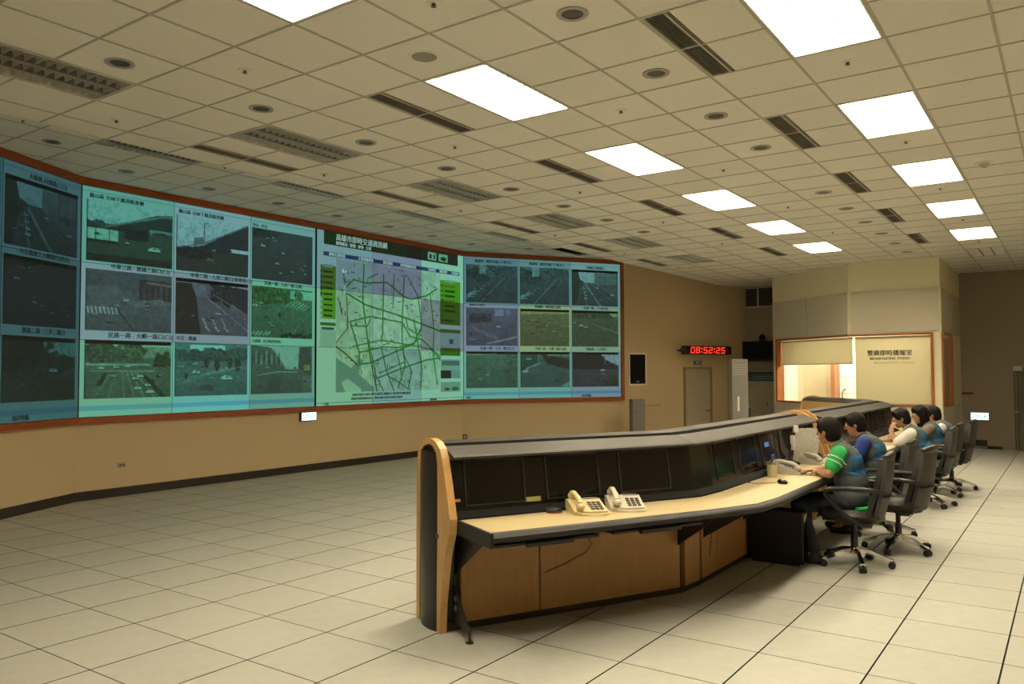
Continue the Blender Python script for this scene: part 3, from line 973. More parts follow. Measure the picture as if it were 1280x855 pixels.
def paint_map():
    c = Pic(H_, W_, (.95, .98, .98))
    U = lambda u: u / 3; V = lambda v: v / 3
    c.rect(U(.12), V(0), U(2.87), V(.24), (.16, .26, .14)); c.rect(U(1.7), 0, U(2.87), V(.24), (.17, .16, .14), .8)
    c.rect(U(2.15), V(.05), U(2.35), V(.2), (.75, .82, .8)); c.rect(U(2.4), V(.05), U(2.62), V(.2), (.7, .8, .72)); c.rect(U(2.19), V(.08), U(2.24), V(.17), (.15, .2, .18)); c.rect(U(2.28), V(.08), U(2.32), V(.17), (.2, .25, .22)); c.blob(U(2.52), V(.14), U(.07), V(.04), (.12, .25, .15))
    c.rect(U(.11), V(.36), U(2.91), V(.44), (.22, .34, .56))
    # map field
    c.rect(U(.33), V(.44), U(2.44), V(2.78), (.93, .93, .90))
    n = vnoise(H_, W_, (26, 34), 5)
    fld = (c.x > U(.33)) & (c.x < U(2.44)) & (c.y > V(.44)) & (c.y < V(2.78))
    c.a[fld] *= (.90 + .16 * n[fld])[:, None]
    c.rect(U(.33), V(.47), U(2.05), V(1.0), (.80, .78, .82), .55)
    def P(x, y): return (U(.33 + 2.11 * x), V(.44 + 2.34 * y))
    g = (.22, .58, .22); dk = (.10, .34, .16); red = (.50, .30, .18)
    rr = np.random.default_rng(3)
    for k in range(46):
        x, y = rr.random(2); a = rr.choice([.3, 1.2, 1.6]); l = .05 + .1 * rr.random()
        c.line([P(x, y), P(min(1, x + l * math.cos(a)), min(1, y + l * math.sin(a)))], .0022, (.55, .58, .56), .7)
    for k in range(150):
        x, y = rr.random(2) * .96 + .01
        q = rr.random() * .02 + .008
        u, v = P(x, y)
        if rr.random() < .5: c.rect(u, v, u + q, v + .006, (.2, .25, .25), .75)
        else: c.rect(u, v, u + .005, v + q, (.25, .28, .27), .75)
    for k in range(22):
        u, v = P(*(rr.random(2) * .9 + .05)); c.rect(u, v, u + .012, v + .008, (.78, .68, .30), .7)
    # harbour water
    c.poly([P(0, .74), P(.13, .82), P(.2, .74), P(.24, .76), P(.19, .86), P(.33, .97), P(.33, 1), P(0, 1)], (.60, .68, .68))
    c.poly([P(.05, .93), P(.1, .9), P(.22, .98), P(.22, 1), P(.08, 1)], (.88, .92, .90))
    roads = [([(.08, .22), (.15, .15), (.25, .165), (.45, .14), (.62, .24), (.7, .25), (.85, .21), (.96, .14)], g, .0055),
             ([(.05, .24), (.25, .33), (.6, .40), (.8, .45), (1, .50)], g, .006),
             ([(.24, .02), (.23, .3), (.26, .5), (.3, .75), (.36, 1.0)], g, .005),
             ([(.42, .08), (.41, .55), (.4, .62)], g, .005), ([(.52, .06), (.51, .32)], g, .004),
             ([(.62, .08), (.6, .4), (.6, .6), (.63, .8), (.56, .98)], g, .005),
             ([(.66, .08), (.76, .22), (.8, .45), (.77, .58), (.7, .62)], g, .0045), ([(.89, .18), (.93, .5), (.92, .7), (.97, .96)], g, .0045),
             ([(.12, .47), (.3, .42), (.6, .45), (.68, .56), (.8, .58), (1, .72)], g, .005), ([(.12, .47), (.2, .7), (.2, .78)], g, .005),
             ([(.14, .66), (.4, .6), (.75, .64), (.9, .66), (1, .75)], g, .0045), ([(.2, .7), (.4, .655), (.57, .655), (.7, .62)], g, .005),
             ([(.2, .79), (.3, .78), (.5, .70), (.72, .62), (.78, .50)], g, .0055), ([(.36, .9), (.6, .82), (.85, .75), (1, .73)], g, .0055), ([(.38, .86), (.62, .77)], g, .0045),
             ([(.28, .6), (.35, .88), (.42, 1.)], g, .0045), ([(.4, .66), (.45, .85), (.52, 1.)], g, .0045), ([(.54, .66), (.58, .8), (.6, .92)], g, .004), ([(.46, .88), (.6, .95), (.68, 1)], g, .004),
             ([(.62, .72), (.7, .85), (.66, .99)], g, .0045), ([(.72, .42), (.8, .8), (.79, .99)], g, .0045), ([(.13, .5), (.27, .5), (.3, .44)], g, .004),
             ([(0, .66), (.08, .71), (.19, .80)], red, .005), ([(0, .64), (.1, .52), (.09, .28), (.06, .1)], red, .003), ([(.02, .3), (.05, .42)], red, .003), ([(.35, .97), (.34, .82)], red, .003),
             ([(.64, .42), (.66, .5), (.8, .55)], g, .004), ([(.27, .13), (.36, .08)], g, .004)]
    for pts, col, wd in roads:
        c.line([P(*q) for q in pts], wd * .8, col)
    c.blob(*P(.03, .03), .001, .001, g)
    c.blob(*P(.07, .1), U(.05), V(.06), (.95, .96, .96)); c.rect(P(.06, .18)[0], P(0, .2)[1], P(.085, 0)[0], P(0, .26)[1], (.95, .96, .96))
    # side panels
    c.rect(U(.06), V(.6), U(.325), V(1.52), (.52, .74, .16)); c.rect(U(.06), V(.6), U(.325), V(1.0), (.45, .46, .20), .55); c.rect(U(.12), V(.58), U(.28), V(.64), (.72, .76, .72))
    for k in range(9):
        v = .68 + k * .095
        c.rect(U(.06), V(v), U(.10), V(v + .06), (.82, .86, .84) if k > 4 else (.2, .25, .3)); c.rect(U(.12), V(v + .01), U(.27), V(v + .045), (.18, .28, .12))
    c.rect(U(.06), V(1.58), U(.325), V(1.64), (.35, .5, .2)); c.rect(U(.08), V(1.66), U(.3), V(1.71), (.3, .4, .42)); c.rect(U(.06), V(1.72), U(.33), V(2.0), (.80, .86, .84))
    c.rect(U(2.44), V(.57), U(2.93), V(1.47), (.46, .72, .14)); c.rect(U(2.44), V(1.0), U(2.93), V(1.47), (.34, .5, .12), .7); c.rect(U(2.55), V(.55), U(2.8), V(.61), (.72, .76, .72))
    for k in range(8):
        v = .66 + k * .1
        c.rect(U(2.55), V(v), U(2.8), V(v + .045), (.2, .32, .1) if k % 3 else (.55, .5, .15)); c.rect(U(2.46), V(v), U(2.52), V(v + .05), (.6, .2, .1) if k in (3, 7) else (.4, .45, .12))
    c.rect(U(2.44), V(1.56), U(2.93), V(1.64), (.38, .55, .2)); c.rect(U(2.44), V(1.64), U(2.93), V(1.95), (.80, .86, .87)); c.rect(U(2.66), V(1.76), U(2.76), V(1.86), (.4, .46, .48)); c.rect(U(2.44), V(1.95), U(2.93), V(2.1), (.36, .5, .12))
    c.rect(U(2.45), V(2.17), U(2.93), V(2.4), (.72, .78, .80)); c.rect(U(2.47), V(2.2), U(2.9), V(2.3), (.45, .52, .52)); c.rect(U(2.45), V(2.4), U(2.7), V(2.56), (.18, .18, .2)); c.rect(U(2.7), V(2.4), U(2.93), V(2.56), (.62, .72, .76)); c.rect(U(2.45), V(2.64), U(2.93), V(2.84), (.66, .74, .72)); c.blob(U(2.6), V(2.78), U(.1), V(.04), (.4, .3, .22)); c.blob(U(2.8), V(2.78), U(.1), V(.04), (.3, .38, .36))
    c.rect(0, V(2.955), 1, V(2.962), (.3, .4, .38))
    c.a *= (1 + .06 * (vnoise(H_, W_, (H_ // 2, W_ // 2), 9)[..., None] - .5))
    return c.a

def s2l(a):
    a = np.clip(a, 0, 1)
    return np.where(a <= .04045, a / 12.92, ((a + .055) / 1.055) ** 2.4)

m = bpy.data.materials.new('screen_picture')
m.use_nodes = True
nt = m.node_tree
b = nt.nodes['Principled BSDF']
b.inputs['Base Color'].default_value = (.02, .022, .022, 1)
b.inputs['Roughness'].default_value = .45
b.inputs['Specular IOR Level'].default_value = 0.25
ca = nt.nodes.new('ShaderNodeVertexColor')
ca.layer_name = 'picture'
nt.links.new(ca.outputs['Color'], b.inputs['Emission Color'])
b.inputs['Emission Strength'].default_value = 1.0
M['picture'] = m
m.cycles.emission_sampling = 'NONE'
M['caption'] = mat('caption_ink', (0.012, 0.02, 0.024), 0.6)
M['caption_light'] = mat('caption_light', (0.3, 0.4, 0.4), 0.6, emit=(.22, .36, .34), estr=1.0)

ZT, ZB = 4.172, 1.098
def cube(parent, x0, w, q, r_, canvas, tint, dim):
    h = (ZT - ZB) / 3
    g = 0.003
    X = np.linspace(x0 + q * w + g, x0 + (q + 1) * w - g, NU + 1)
    Z = np.linspace(ZT - r_ * h - g, ZT - (r_ + 1) * h + g, NV + 1)
    xs, zs = np.meshgrid(X, Z)
    v = np.stack([xs, np.full_like(xs, -0.03), zs], -1).reshape(-1, 3)
    idx = np.arange((NU + 1) * (NV + 1)).reshape(NV + 1, NU + 1)
    f = np.stack([idx[:-1, :-1], idx[1:, :-1], idx[1:, 1:], idx[:-1, 1:]], -1).reshape(-1, 4)
    n0 = len(v)
    # rear box so that the display is a body, not a sheet
    bx0, bx1, bz0, bz1 = X[0], X[-1], Z[-1], Z[0]
    bv = np.array([(bx0, -.03, bz0), (bx1, -.03, bz0), (bx1, -.03, bz1), (bx0, -.03, bz1), (bx0, -.002, bz0), (bx1, -.002, bz0), (bx1, -.002, bz1), (bx0, -.002, bz1)])
    bf = np.array([(0, 4, 5, 1), (1, 5, 6, 2), (2, 6, 7, 3), (3, 7, 4, 0), (4, 7, 6, 5)]) + n0
    V_ = np.concatenate([v, bv]); F_ = np.concatenate([f, bf])
    me = bpy.data.meshes.new('display')
    me.vertices.add(len(V_)); me.vertices.foreach_set('co', V_.astype(np.float32).ravel())
    me.loops.add(F_.size); me.loops.foreach_set('vertex_index', F_.astype(np.int32).ravel())
    me.polygons.add(len(F_)); me.polygons.foreach_set('loop_start', np.arange(0, F_.size, 4, dtype=np.int32))
    me.update(calc_edges=True)
    sub = canvas[r_ * NV:(r_ + 1) * NV, q * NU:(q + 1) * NU]
    pad = np.pad(sub, ((0, 1), (0, 1), (0, 0)), mode='edge')
    # screen gain falls off a little to the rim of each cube
    t = np.array(tint) / 255.0
    # tint maps white to the measured border colour and keeps mid tones readable
    col = s2l(pad * t) * dim
    rgba = np.ones((len(V_), 4), np.float32)
    rgba[:n0, :3] = col.reshape(-1, 3)
    rgba[n0:, :3] = 0.0
    at = me.color_attributes.new('picture', 'FLOAT_COLOR', 'POINT')
    at.data.foreach_set('color', rgba.ravel())
    me.materials.append(M['picture'])
    return link('display', me, parent)

def video_wall(A, B, x0, x1, canvas, tints, label, captions, frame, dim=1.0):
    L, a = frame_of(A, B)
    o = thing('video_wall', label, 'video wall', (A[0], A[1], 0), a, 'rear-projection video walls')
    w = (x1 - x0) / 3
    cubes = {}
    for r_ in range(3):
        for q in range(3):
            cubes[(r_, q)] = cube(o, x0, w, q, r_, canvas, tints[r_][q], dim)
    fr = MB()
    fr.box(frame[0], frame[1], -.075, 0, ZT + .002, 4.268, .004)
    fr.build('frame_top', M['screen_frame'], o)
    MB().box(frame[0], frame[1], -.075, 0, 1.012, ZB - .002, .004).build('frame_bottom', M['screen_frame'], o)
    if frame[2]:
        MB().box(frame[1] - .07, frame[1], -.0745, 0, ZB - .002, ZT + .002).build('frame_side', M['screen_frame'], o)
    for (u, v, s, body, light) in captions:
        r_, q = min(2, int(v)), min(2, int(u))
        me = text_mesh('caption', body, s * (1 if light else .9), M['caption_light'] if light else M['caption'], 'LEFT', bold=0.0026)
        t = link('caption', me, cubes[(r_, q)], (x0 + u * w, -.0325, ZT - v * (ZT - ZB) / 3), (PI / 2, 0, 0))
    return o

T1 = [[(52, 92, 98), (50, 92, 98), (66, 106, 112)], [(46, 82, 88), (48, 84, 90), (62, 100, 104)], [(44, 84, 86), (48, 92, 90), (62, 108, 104)]]
T2 = [[(98, 170, 156), (122, 172, 174), (112, 170, 164)], [(128, 164, 168), (128, 152, 160), (106, 188, 152)], [(112, 184, 150), (104, 190, 174), (102, 164, 142)]]
T3 = [[(116, 156, 160), (122, 140, 158), (132, 198, 170)], [(126, 184, 150), (136, 192, 164), (118, 142, 144)], [(126, 184, 146), (118, 168, 156), (132, 192, 162)]]
T4 = [[(96, 142, 148), (102, 152, 152), (120, 170, 166)], [(134, 154, 174), (152, 184, 138), (134, 174, 148)], [(114, 184, 162), (110, 176, 162), (124, 154, 160)]]
K1 = ['boulevard', 'avenue_up', 'boulevard', 'dark_junction', 'street', 'dark_junction', 'tree_street', 'circle_trees', 'tree_street']
K2 = ['bridge_a', 'bridge_b', 'dark_junction', 'avenue_right', 'avenue_up', 'plaza_green', 'avenue_cars', 'circle_trees', 'street']
K4 = ['wide_road', 'wide_road', 'boulevard', 'blue_junction', 'haze_junction', 'green_junction', 'empty_green', 'night_curve', 'dusk_tree']
cs = .075
CAP2 = [(.07, .115, cs, '鳳山區 台88下鳳頂路東側', 0), (1.05, .115, cs, '鳳山區 台88下鳳頂路西側', 0), (2.02, .125, cs * .9, '中山 - 中正', 0),
        (.3, 1.02, cs * 1.1, '中華三路 - 建國三路口(C3)', 0), (1.2, 1.02, cs * 1.1, '中華二路 - 九如二路口(東南角C2)', 0), (2.2, 1.02, cs, '民族一路 - 九如一路口(東)', 0),
        (.28, 1.935, cs * 1.2, '民族一路 - 大順一路口(C2)', 0), (1.04, 1.94, cs, '中正 - 凱旋', 0), (2.03, 1.94, cs * .8, '九如路 - 自立路(西南角)', 0)]
CAP1 = [(2.3, .115, cs * 1.1, '大順路-同盟路(三口)', 0), (2.2, 1.02, cs * 1.1, '中正路建工大順路口(西北)', 0), (2.25, 1.935, cs * 1.1, '凱旋二路 - 三多二路口', 0), (2.15, 2.955, cs, '我的電腦', 0), (1.3, .115, cs * 1.1, '三多路 - 中山路口', 0), (1.3, 1.02, cs * 1.1, '五福路 - 中華路口', 0), (1.3, 1.935, cs * 1.1, '四維路 - 民權路口', 0)]
CAP3 = [(.32, .09, .13, '高雄市即時交通資訊網', 1), (.32, .19, .07, '即時路況 ‧ 影像 ‧ 停車 ‧ 公車', 1), (.2, .4, .065, '即時交通資訊', 1), (.72, .4, .065, '大眾運輸資訊', 1), (1.2, .4, .065, '路況資訊', 1), (1.55, .4, .065, '停車場動態資訊', 1), (2.15, .4, .06, '交通新聞', 1), (2.42, .4, .06, '網站導覽', 1), (2.7, .4, .06, '交通違規', 1),
        (.62, 2.83, .062, '高雄市政府交通局 即時交通資訊 版權所有 歡迎使用本網站服務', 0), (.6, 2.9, .055, '建議使用瀏覽器解析度以上瀏覽本網站 歡迎使用即時交通資訊', 0), (.13, 2.975, .06, '完成', 0), (2.2, 2.975, .06, '網際網路', 0)]
CAP4 = [(.2, .09, cs, '凱旋路 - 國道末端(上) 鼎山口', 0), (1.2, .09, cs, '凱旋路 - 國道末端(下) 鼎山口', 0), (2.3, .115, cs, '大順路-同盟路口', 0), (.1, 1.02, cs * .7, '高雄市中正路四口', 0), (1.3, 1.02, cs, '明誠路 - 博愛路口(南)', 0), (2.25, 1.02, cs, '民族一路 - 十全路(東)', 0),
        (.3, 1.935, cs, '民族一路 - 十全一路口(C2)', 0), (1.3, 1.935, cs, '中華三路 - 七賢二路口(東)', 0), (2.3, 1.935, cs, '凱旋路 - 三多路口', 0), (2.2, 2.965, cs * .9, '我的電腦', 0), (.05, 2.965, cs * .7, '開始', 0)]
L1 = frame_of(P0, P1)[0]
L4 = frame_of(P2, P3)[0]
video_wall(P0, P1, L1 - 4.0, L1 - .015, paint_feeds(K1, 100, [1] * 9), T1, 'leftmost dim video wall angled inward, showing traffic camera views', CAP1, (L1 - 4.08, L1, 0), .80)
video_wall(P1, P2, 0.015, 3.985, paint_feeds(K2, 200, [0, 0, 0, 0, 1, 0, 1, 0, 0]), T2, 'video wall of nine traffic camera views left of the street map', CAP2, (0, 3.99, 0), .88)
video_wall(P1, P2, 4.02, 8.07, paint_map(), T3, 'video wall showing a green street map with panels at its sides', CAP3, (3.99, 8.08, 0), .86)
video_wall(P2, P3, 0.015, L4 - .075, paint_feeds(K4, 300, [0, 0, 1, 0, 1, 1, 1, 1, 1]), T4, 'rightmost video wall of nine traffic camera views next to wall speaker', CAP4, (0, L4, 1), .8)
o = MB().box(3.986, 4.019, -.034, 0, ZB, ZT)
tag(struct(o.build('trim_1', M['black'], None, loc=(P1[0], P1[1], 0))), 'thin black joint between the camera views and the street map', 'trim')
# ---------------------------------------------------------------- things on the walls
def on_wall(A, B, name, label, cat, s, z, group=None):
    """Empty on a wall plane: local x along the wall, -y into the room"""
    L, a = frame_of(A, B)
    return thing(name, label, cat, (A[0] + math.cos(a) * s, A[1] + math.sin(a) * s, z), a, group)
def along(A, B, x, y):
    L, a = frame_of(A, B)
    return (x - A[0]) * math.cos(a) + (y - A[1]) * math.sin(a)

# digital clock on brackets
s0_, s1_ = along(P3, P4, 14.46, 4.62), along(P3, P4, 16.02, 3.95)
sc_ = (s0_ + s1_) / 2
o = on_wall(P3, P4, 'digital_clock', 'long black wall clock with glowing red digits reading 08:52:25', 'clock', sc_, 2.19)
W = 1.60
MB().box(-W / 2, W / 2, -.42, -.32, -.105, .105, .008).build('case', M['dark'], o)
MB().box(-W / 2 + .02, W / 2 - .02, -.4205, -.4195, -.085, .085).build('window', mat('clock_window', (.03, .004, .004), .2), o)
for sx in (-1, 1):
    MB().box(sx * .6 - .02, sx * .6 + .02, -.33, 0, -.02, .02).build('bracket', M['dark'], o)
MB().ell((-W / 2 - .02, -.36, 0), (.05, .05, .05)).build('end_knob', M['dark'], o, True)
SEG = {'0': 'abcdef', '8': 'abcdefg', '5': 'afgcd', '2': 'abged'}
def digit(ch):
    w_, h_, t_ = .050, .064, .0115
    g = {'a': (-w_, h_, w_, h_), 'd': (-w_, -h_, w_, -h_), 'g': (-w_, 0, w_, 0), 'f': (-w_, 0, -w_, h_), 'b': (w_, 0, w_, h_), 'e': (-w_, -h_, -w_, 0), 'c': (w_, -h_, w_, 0)}
    m_ = MB()
    for k in SEG[ch]:
        x0, z0, x1, z1 = g[k]
        x0, x1, z0, z1 = min(x0, x1) - t_, max(x0, x1) + t_, min(z0, z1) - t_, max(z0, z1) + t_
        p_ = [(x + .16 * z, z) for x, z in ((x0, z0), (x1, z0), (x1, z1), (x0, z1))]
        m_.prism(p_, -.426, -.4208, 'y')
    return m_
xs = -.52
for ch in '08:52:25':
    if ch == ':':
        m_ = MB()
        for z in (-.04, .04):
            m_.prism([(xs - .045 + .16 * z + a, z + b_) for a, b_ in ((-.02, -.018), (.02, -.018), (.02, .018), (-.02, .018))], -.426, -.4208, 'y')
        m_.build('colon', M['red_led'], o)
        xs += .085
    else:
        m_ = digit(ch)
        m_.v = [(x + xs, y, z) for x, y, z in m_.v]
        m_.build('digit', M['red_led'], o)
        xs += .17

# door with frame, sign
d0_, d1_ = along(P3, P4, 14.839, 4.452), along(P3, P4, 15.70, 4.083)
o = on_wall(P3, P4, 'door_1', 'grey-beige single door under the red digital clock', 'door', (d0_ + d1_) / 2, -0.3)
struct(o)
wd = (d1_ - d0_) / 2
MB().box(-wd + .05, wd - .05, -.02, 0, .01, 2.03).build('leaf', M['door'], o)
MB().box(-wd, -wd + .05, -.05, 0, 0, 2.09).box(wd - .05, wd, -.05, 0, 0, 2.09).box(-wd + .05, wd - .05, -.05, 0, 2.03, 2.09).build('door_frame', M['door_frame'], o)
MB().tube([(wd - .11, -.02, 1.0), (wd - .11, -.06, 1.0), (wd - .22, -.065, 1.0)], .012).build('handle', M['dark'], o, True)
o = on_wall(P3, P4, 'door_sign', 'small blue sign plate above the grey door', 'sign', along(P3, P4, 15.28, 4.26), 1.89)
MB().box(-.13, .13, -.012, 0, -.05, .05).build('plate', mat('sign_blue', (.09, .16, .24), .4), o)
link('lettering', text_mesh('lettering', '機房', .07, M['white']), o, (0, -.0125, 0), (PI / 2, 0, 0))

# recessed wall speaker
o = on_wall(P3, P4, 'wall_speaker', 'black rectangular loudspeaker recessed in a white wall frame', 'speaker', along(P3, P4, 13.495, 5.03), 1.735)
MB().box(-.27, .27, -.02, 0, -.385, -.345).box(-.27, .27, -.02, 0, .345, .385).box(-.27, -.235, -.02, 0, -.345, .345).box(.235, .27, -.02, 0, -.345, .345).build('frame', M['trim_white'], o)
MB().box(-.235, .235, -.014, 0, -.345, .345).build('grille', mat('grille_black', (.006, .006, .006), .7, spec=.2), o)
MB().box(-.04, .04, -.016, -.013, -.30, -.285).build('badge', M['steel'], o)

# grey access post with bar
o = thing('access_post', 'grey metal cabinet post with a thin barrier arm before the wall', 'post', (12.6, 4.60, 0), -0.62)
MB().box(-.16, .16, -.08, .08, 0, 1.07, .006).build('cabinet', M['greyplastic'] if False else mat('post_grey', (.21, .19, .165), .45), o)
MB().box(.16, .62, -.012, .012, .90, .935).build('arm', mat('post_arm', (.35, .27, .14), .4), o)
MB().box(-.13, -.10, -.086, -.078, .78, .80).build('lock', M['dark'], o)

# cabinet air conditioner
o = thing('air_conditioner', 'tall pale cabinet air conditioner beside the wall map', 'air conditioner', (12.9, 2.42, 0), -0.95)
MB().box(-.17, .17, -.19, .17, .06, 1.93, .02).build('cabinet', M['ac'], o, True)
MB().box(-.17, .17, -.19, .17, 0, .06).build('plinth', M['dark'], o)
MB().box(-.06, -.02, -.196, -.189, .85, 1.15).build('control_panel', M['white'], o)
for k in range(5):
    MB().box(-.14, .14, -.195, -.189, 1.6 + .05 * k, 1.615 + .05 * k).build('louver', mat('ac_louver', (.4, .39, .36), .4), o)

# air vent, television and wall map on the far wall (local x runs towards -Y)
o = on_wall(P4, P5, 'air_vent', 'wide dark return air vent of two panels near the ceiling', 'air vent', 3.57 - 3.255, 3.585)
f = MB().box(-.41, .41, -.02, 0, -.255, -.235).box(-.41, .41, -.02, 0, .235, .255).box(-.41, -.39, -.02, 0, -.235, .235).box(.39, .41, -.02, 0, -.235, .235).box(-.012, .012, -.02, 0, -.235, .235)
f.build('frame', M['trim_white'], o)
MB().box(-.39, .39, -.004, 0, -.235, .235).build('backing', M['plenum'], o)
sl = MB().prism([(-.016, -.008), (-.005, .008), (-.003, .006), (-.014, -.010)], -.185, .185, 'x').mesh('slat', M['vent'])
for c in (-.201, .201):
    for k in range(15):
        link('slat', sl, o, (c, 0, -.217 + .031 * k))
o = on_wall(P4, P5, 'television', 'black flat television mounted high beside the studio window', 'television', 3.57 - 3.24, 2.19)
MB().box(-.39, .39, -.17, -.11, -.255, .255, .012).build('case', M['dark'], o)
MB().box(-.365, .365, -.1715, -.1695, -.215, .23).build('screen', mat('tv_screen', (.006, .006, .006), .55, spec=.2), o)
MB().box(-.1, .1, -.11, 0, -.1, .1).build('wall_mount', M['steel'], o)
o = on_wall(P4, P5, 'dome_camera', 'black dome camera standing on top of the wall television', 'camera', 3.57 - 3.12, 2.445)
MB().lathe([(.09, 0), (.09, .03), (.05, .05)], 20, (0, -.14, 0)).build('base', M['dark'], o, True)
MB().ell((0, -.14, .10), (.075, .075, .08)).build('dome', M['black'], o, True)
o = on_wall(P4, P5, 'wall_map', 'large faded road map board with a blue heading strip', 'map', 3.57 - 3.215, 0.82)
mm = bpy.data.materials.new('map_print')
mm.use_nodes = True
nt = mm.node_tree
bs = nt.nodes['Principled BSDF']
bs.inputs['Roughness'].default_value = .6
tc = nt.nodes.new('ShaderNodeTexCoord')
vo = nt.nodes.new('ShaderNodeTexVoronoi'); vo.feature = 'DISTANCE_TO_EDGE'; vo.inputs['Scale'].default_value = 16
no = nt.nodes.new('ShaderNodeTexNoise'); no.inputs['Scale'].default_value = 9
nt.links.new(tc.outputs['Object'], vo.inputs['Vector']); nt.links.new(tc.outputs['Object'], no.inputs['Vector'])
r1 = nt.nodes.new('ShaderNodeValToRGB')
r1.color_ramp.elements[0].position = .02; r1.color_ramp.elements[1].position = .06
r1.color_ramp.elements[0].color = (.38, .32, .22, 1); r1.color_ramp.elements[1].color = (.52, .47, .36, 1)
nt.links.new(vo.outputs['Distance'], r1.inputs[0])
r2 = nt.nodes.new('ShaderNodeValToRGB')
r2.color_ramp.elements[0].position = .64; r2.color_ramp.elements[1].position = .70
r2.color_ramp.elements[0].color = (0, 0, 0, 1); r2.color_ramp.elements[1].color = (1, 1, 1, 1)
nt.links.new(no.outputs['Fac'], r2.inputs[0])
mx = nt.nodes.new('ShaderNodeMix'); mx.data_type = 'RGBA'
mx.inputs['B'].default_value = (.36, .10, .07, 1)
nt.links.new(r2.outputs[0], mx.inputs['Factor']); nt.links.new(r1.outputs[0], mx.inputs['A'])
nt.links.new(mx.outputs['Result'], bs.inputs['Base Color'])
MB().box(-.375, .375, -.03, 0, -.82, .60).build('map_sheet', mm, o)
MB().box(-.375, .375, -.0315, 0, .60, .80).build('heading', mat('map_blue', (.05, .12, .19), .5), o)
MB().box(-.375, .375, -.034, 0, .80, .83).build('top_rail', M['dark'], o)
for z in (.66, .72):
    MB().box(-.2, .34, -.034, -.031, z, z + .012).build('heading_line', mat('map_pale', (.35, .38, .38), .6), o)
MB().box(-.37, -.26, -.032, -.029, -.45, -.1).build('legend', mat('map_legend', (.08, .14, .22), .5), o)

# exit lights
def exit_light(o, w=.34, h=.155):
    MB().box(-w / 2 - .012, w / 2 + .012, -.05, 0, -h / 2 - .012, h / 2 + .012, .004).build('case', M['dark'], o)
    MB().box(-w / 2, w / 2, -.053, -.05, -h / 2, h / 2).build('lit_panel', mat('exit_lit', (.8, .8, .8), .4, emit=(.88, 1.0, .95), estr=1.5), o)
    g = mat('exit_green', (.0, .2, .1), .5, emit=(.04, .42, .24), estr=1.0)
    link('pictogram', text_mesh('pictogram', '出口', h * .72, g, bold=.003), o, (.0, -.054, 0), (PI / 2, 0, 0))
    MB().prism([(w * .30, -.02), (w * .30, .02), (w * .40, 0)], -.055, -.0535, 'y').build('arrow', g, o)
o = on_wall(P4, P5, 'exit_light', 'small glowing white and green exit light on the far wall', 'exit light', 3.57 + 1.643, .659)
exit_light(o)
o = on_wall(P1, P2, 'exit_light', 'small glowing exit light hung below the frame of the map screen', 'exit light', 3.85, .935)
exit_light(o, .31, .13)
MB().box(-.14, .14, -.04, 0, .078, .10).build('mount', M['trim_white'], o)
o = on_wall(P4, P5, 'notice_plate', 'narrow dark red plate on the far wall above exit light', 'sign', 3.57 + 1.414, 1.163)
MB().box(-.11, .11, -.01, 0, -.027, .027).build('plate', mat('plate_red', (.12, .018, .014), .5), o)
MB().box(-.10, .10, -.012, -.009, -.004, .004).build('plate_line', mat('plate_line', (.2, .06, .05), .5), o)
# sockets
o = on_wall(P1, P2, 'wall_socket', 'small double wall socket low on the wall beneath the left screens', 'socket', .62, .42)
MB().box(-.06, .06, -.008, 0, -.035, .035, .002).build('plate', mat('socket_grey', (.38, .33, .25), .5), o)
MB().box(-.035, -.01, -.0095, -.007, -.012, .012).box(.01, .035, -.0095, -.007, -.012, .012).build('holes', M['dark'], o)
o = on_wall(P2, P3, 'wall_socket', 'tiny dark square socket on the wall just above console end', 'socket', -0.25 + .3, .3)
MB().box(-.05, .05, -.008, 0, -.05, .05, .002).build('plate', M['dark'], o)
MB().box(-.028, .028, -.0095, -.007, -.028, .028).build('cover', mat('socket_cover', (.4, .34, .24), .5), o)
# stepped skirting on the far wall
L_, a_ = frame_of(P4, P5)
b_ = MB().box(3.57 + 1.3, 3.57 + 1.77, -.012, 0, 0.0, .135).box(3.57 + 1.68, 3.57 + 1.77, -.012, 0, -.1, 0).box(3.57 + 1.77, 3.57 + 2.06, -.012, 0, -.1, 0.01)
tag(struct(b_.build('baseboard_back', M['base'], None, loc=(P4[0], P4[1], 0), rot=(0, 0, a_))), 'dark stepped baseboard at the stair by the far wall', 'baseboard')
# glass door leaf by the far wall
o = thing('door_2', 'frameless glass door with a steel clamp at the right edge', 'door', (16.35, -2.34, -.3), -PI / 2)
struct(o)
MB().box(0, .95, -.006, .006, .01, 2.03).build('glass_leaf', mat('door_glass', (.55, .62, .58), .05, trans=1.0, alpha=.45), o)
MB().box(-.02, .14, -.025, .025, 1.96, 2.06, .004).build('clamp', M['steel'], o)
MB().box(.05, .062, -.03, -.006, .2, 1.96).build('pull_bar', M['dark'], o)
MB().box(-.012, 0, -.012, .012, 0, 1.96).build('edge_seal', M['dark'], o)
MB().tube([(.0, -.03, 1.1), (.06, -.05, 1.1)], .02).build('lock', M['steel'], o, True)

# ---------------------------------------------------------------- broadcasting studio
ZW0, ZW1, ZP = 1.0, 2.375, 3.28
def studio_face(name, A, B, w0, w1, label, win):
    """wall box with an opening w0..w1 along it; local +y is into the studio"""
    L, a = frame_of(A, B)
    q0 = .1205 if win == 3 else 0
    m_ = MB().box(q0, L, 0, .12, -.3, ZW0 - .03).box(q0, L, 0, .12, ZW1 + .03, H + .05)
    if w0 > q0: m_.box(q0, w0, 0, .12, ZW0 - .03, ZW1 + .03)
    if w1 < L: m_.box(w1, L, 0, .12, ZW0 - .03, ZW1 + .03)
    o = m_.build(name, M['studio_wall'], None, loc=(A[0], A[1], 0), rot=(0, 0, a))
    tag(struct(o), label, 'wall')
    return o, L, a
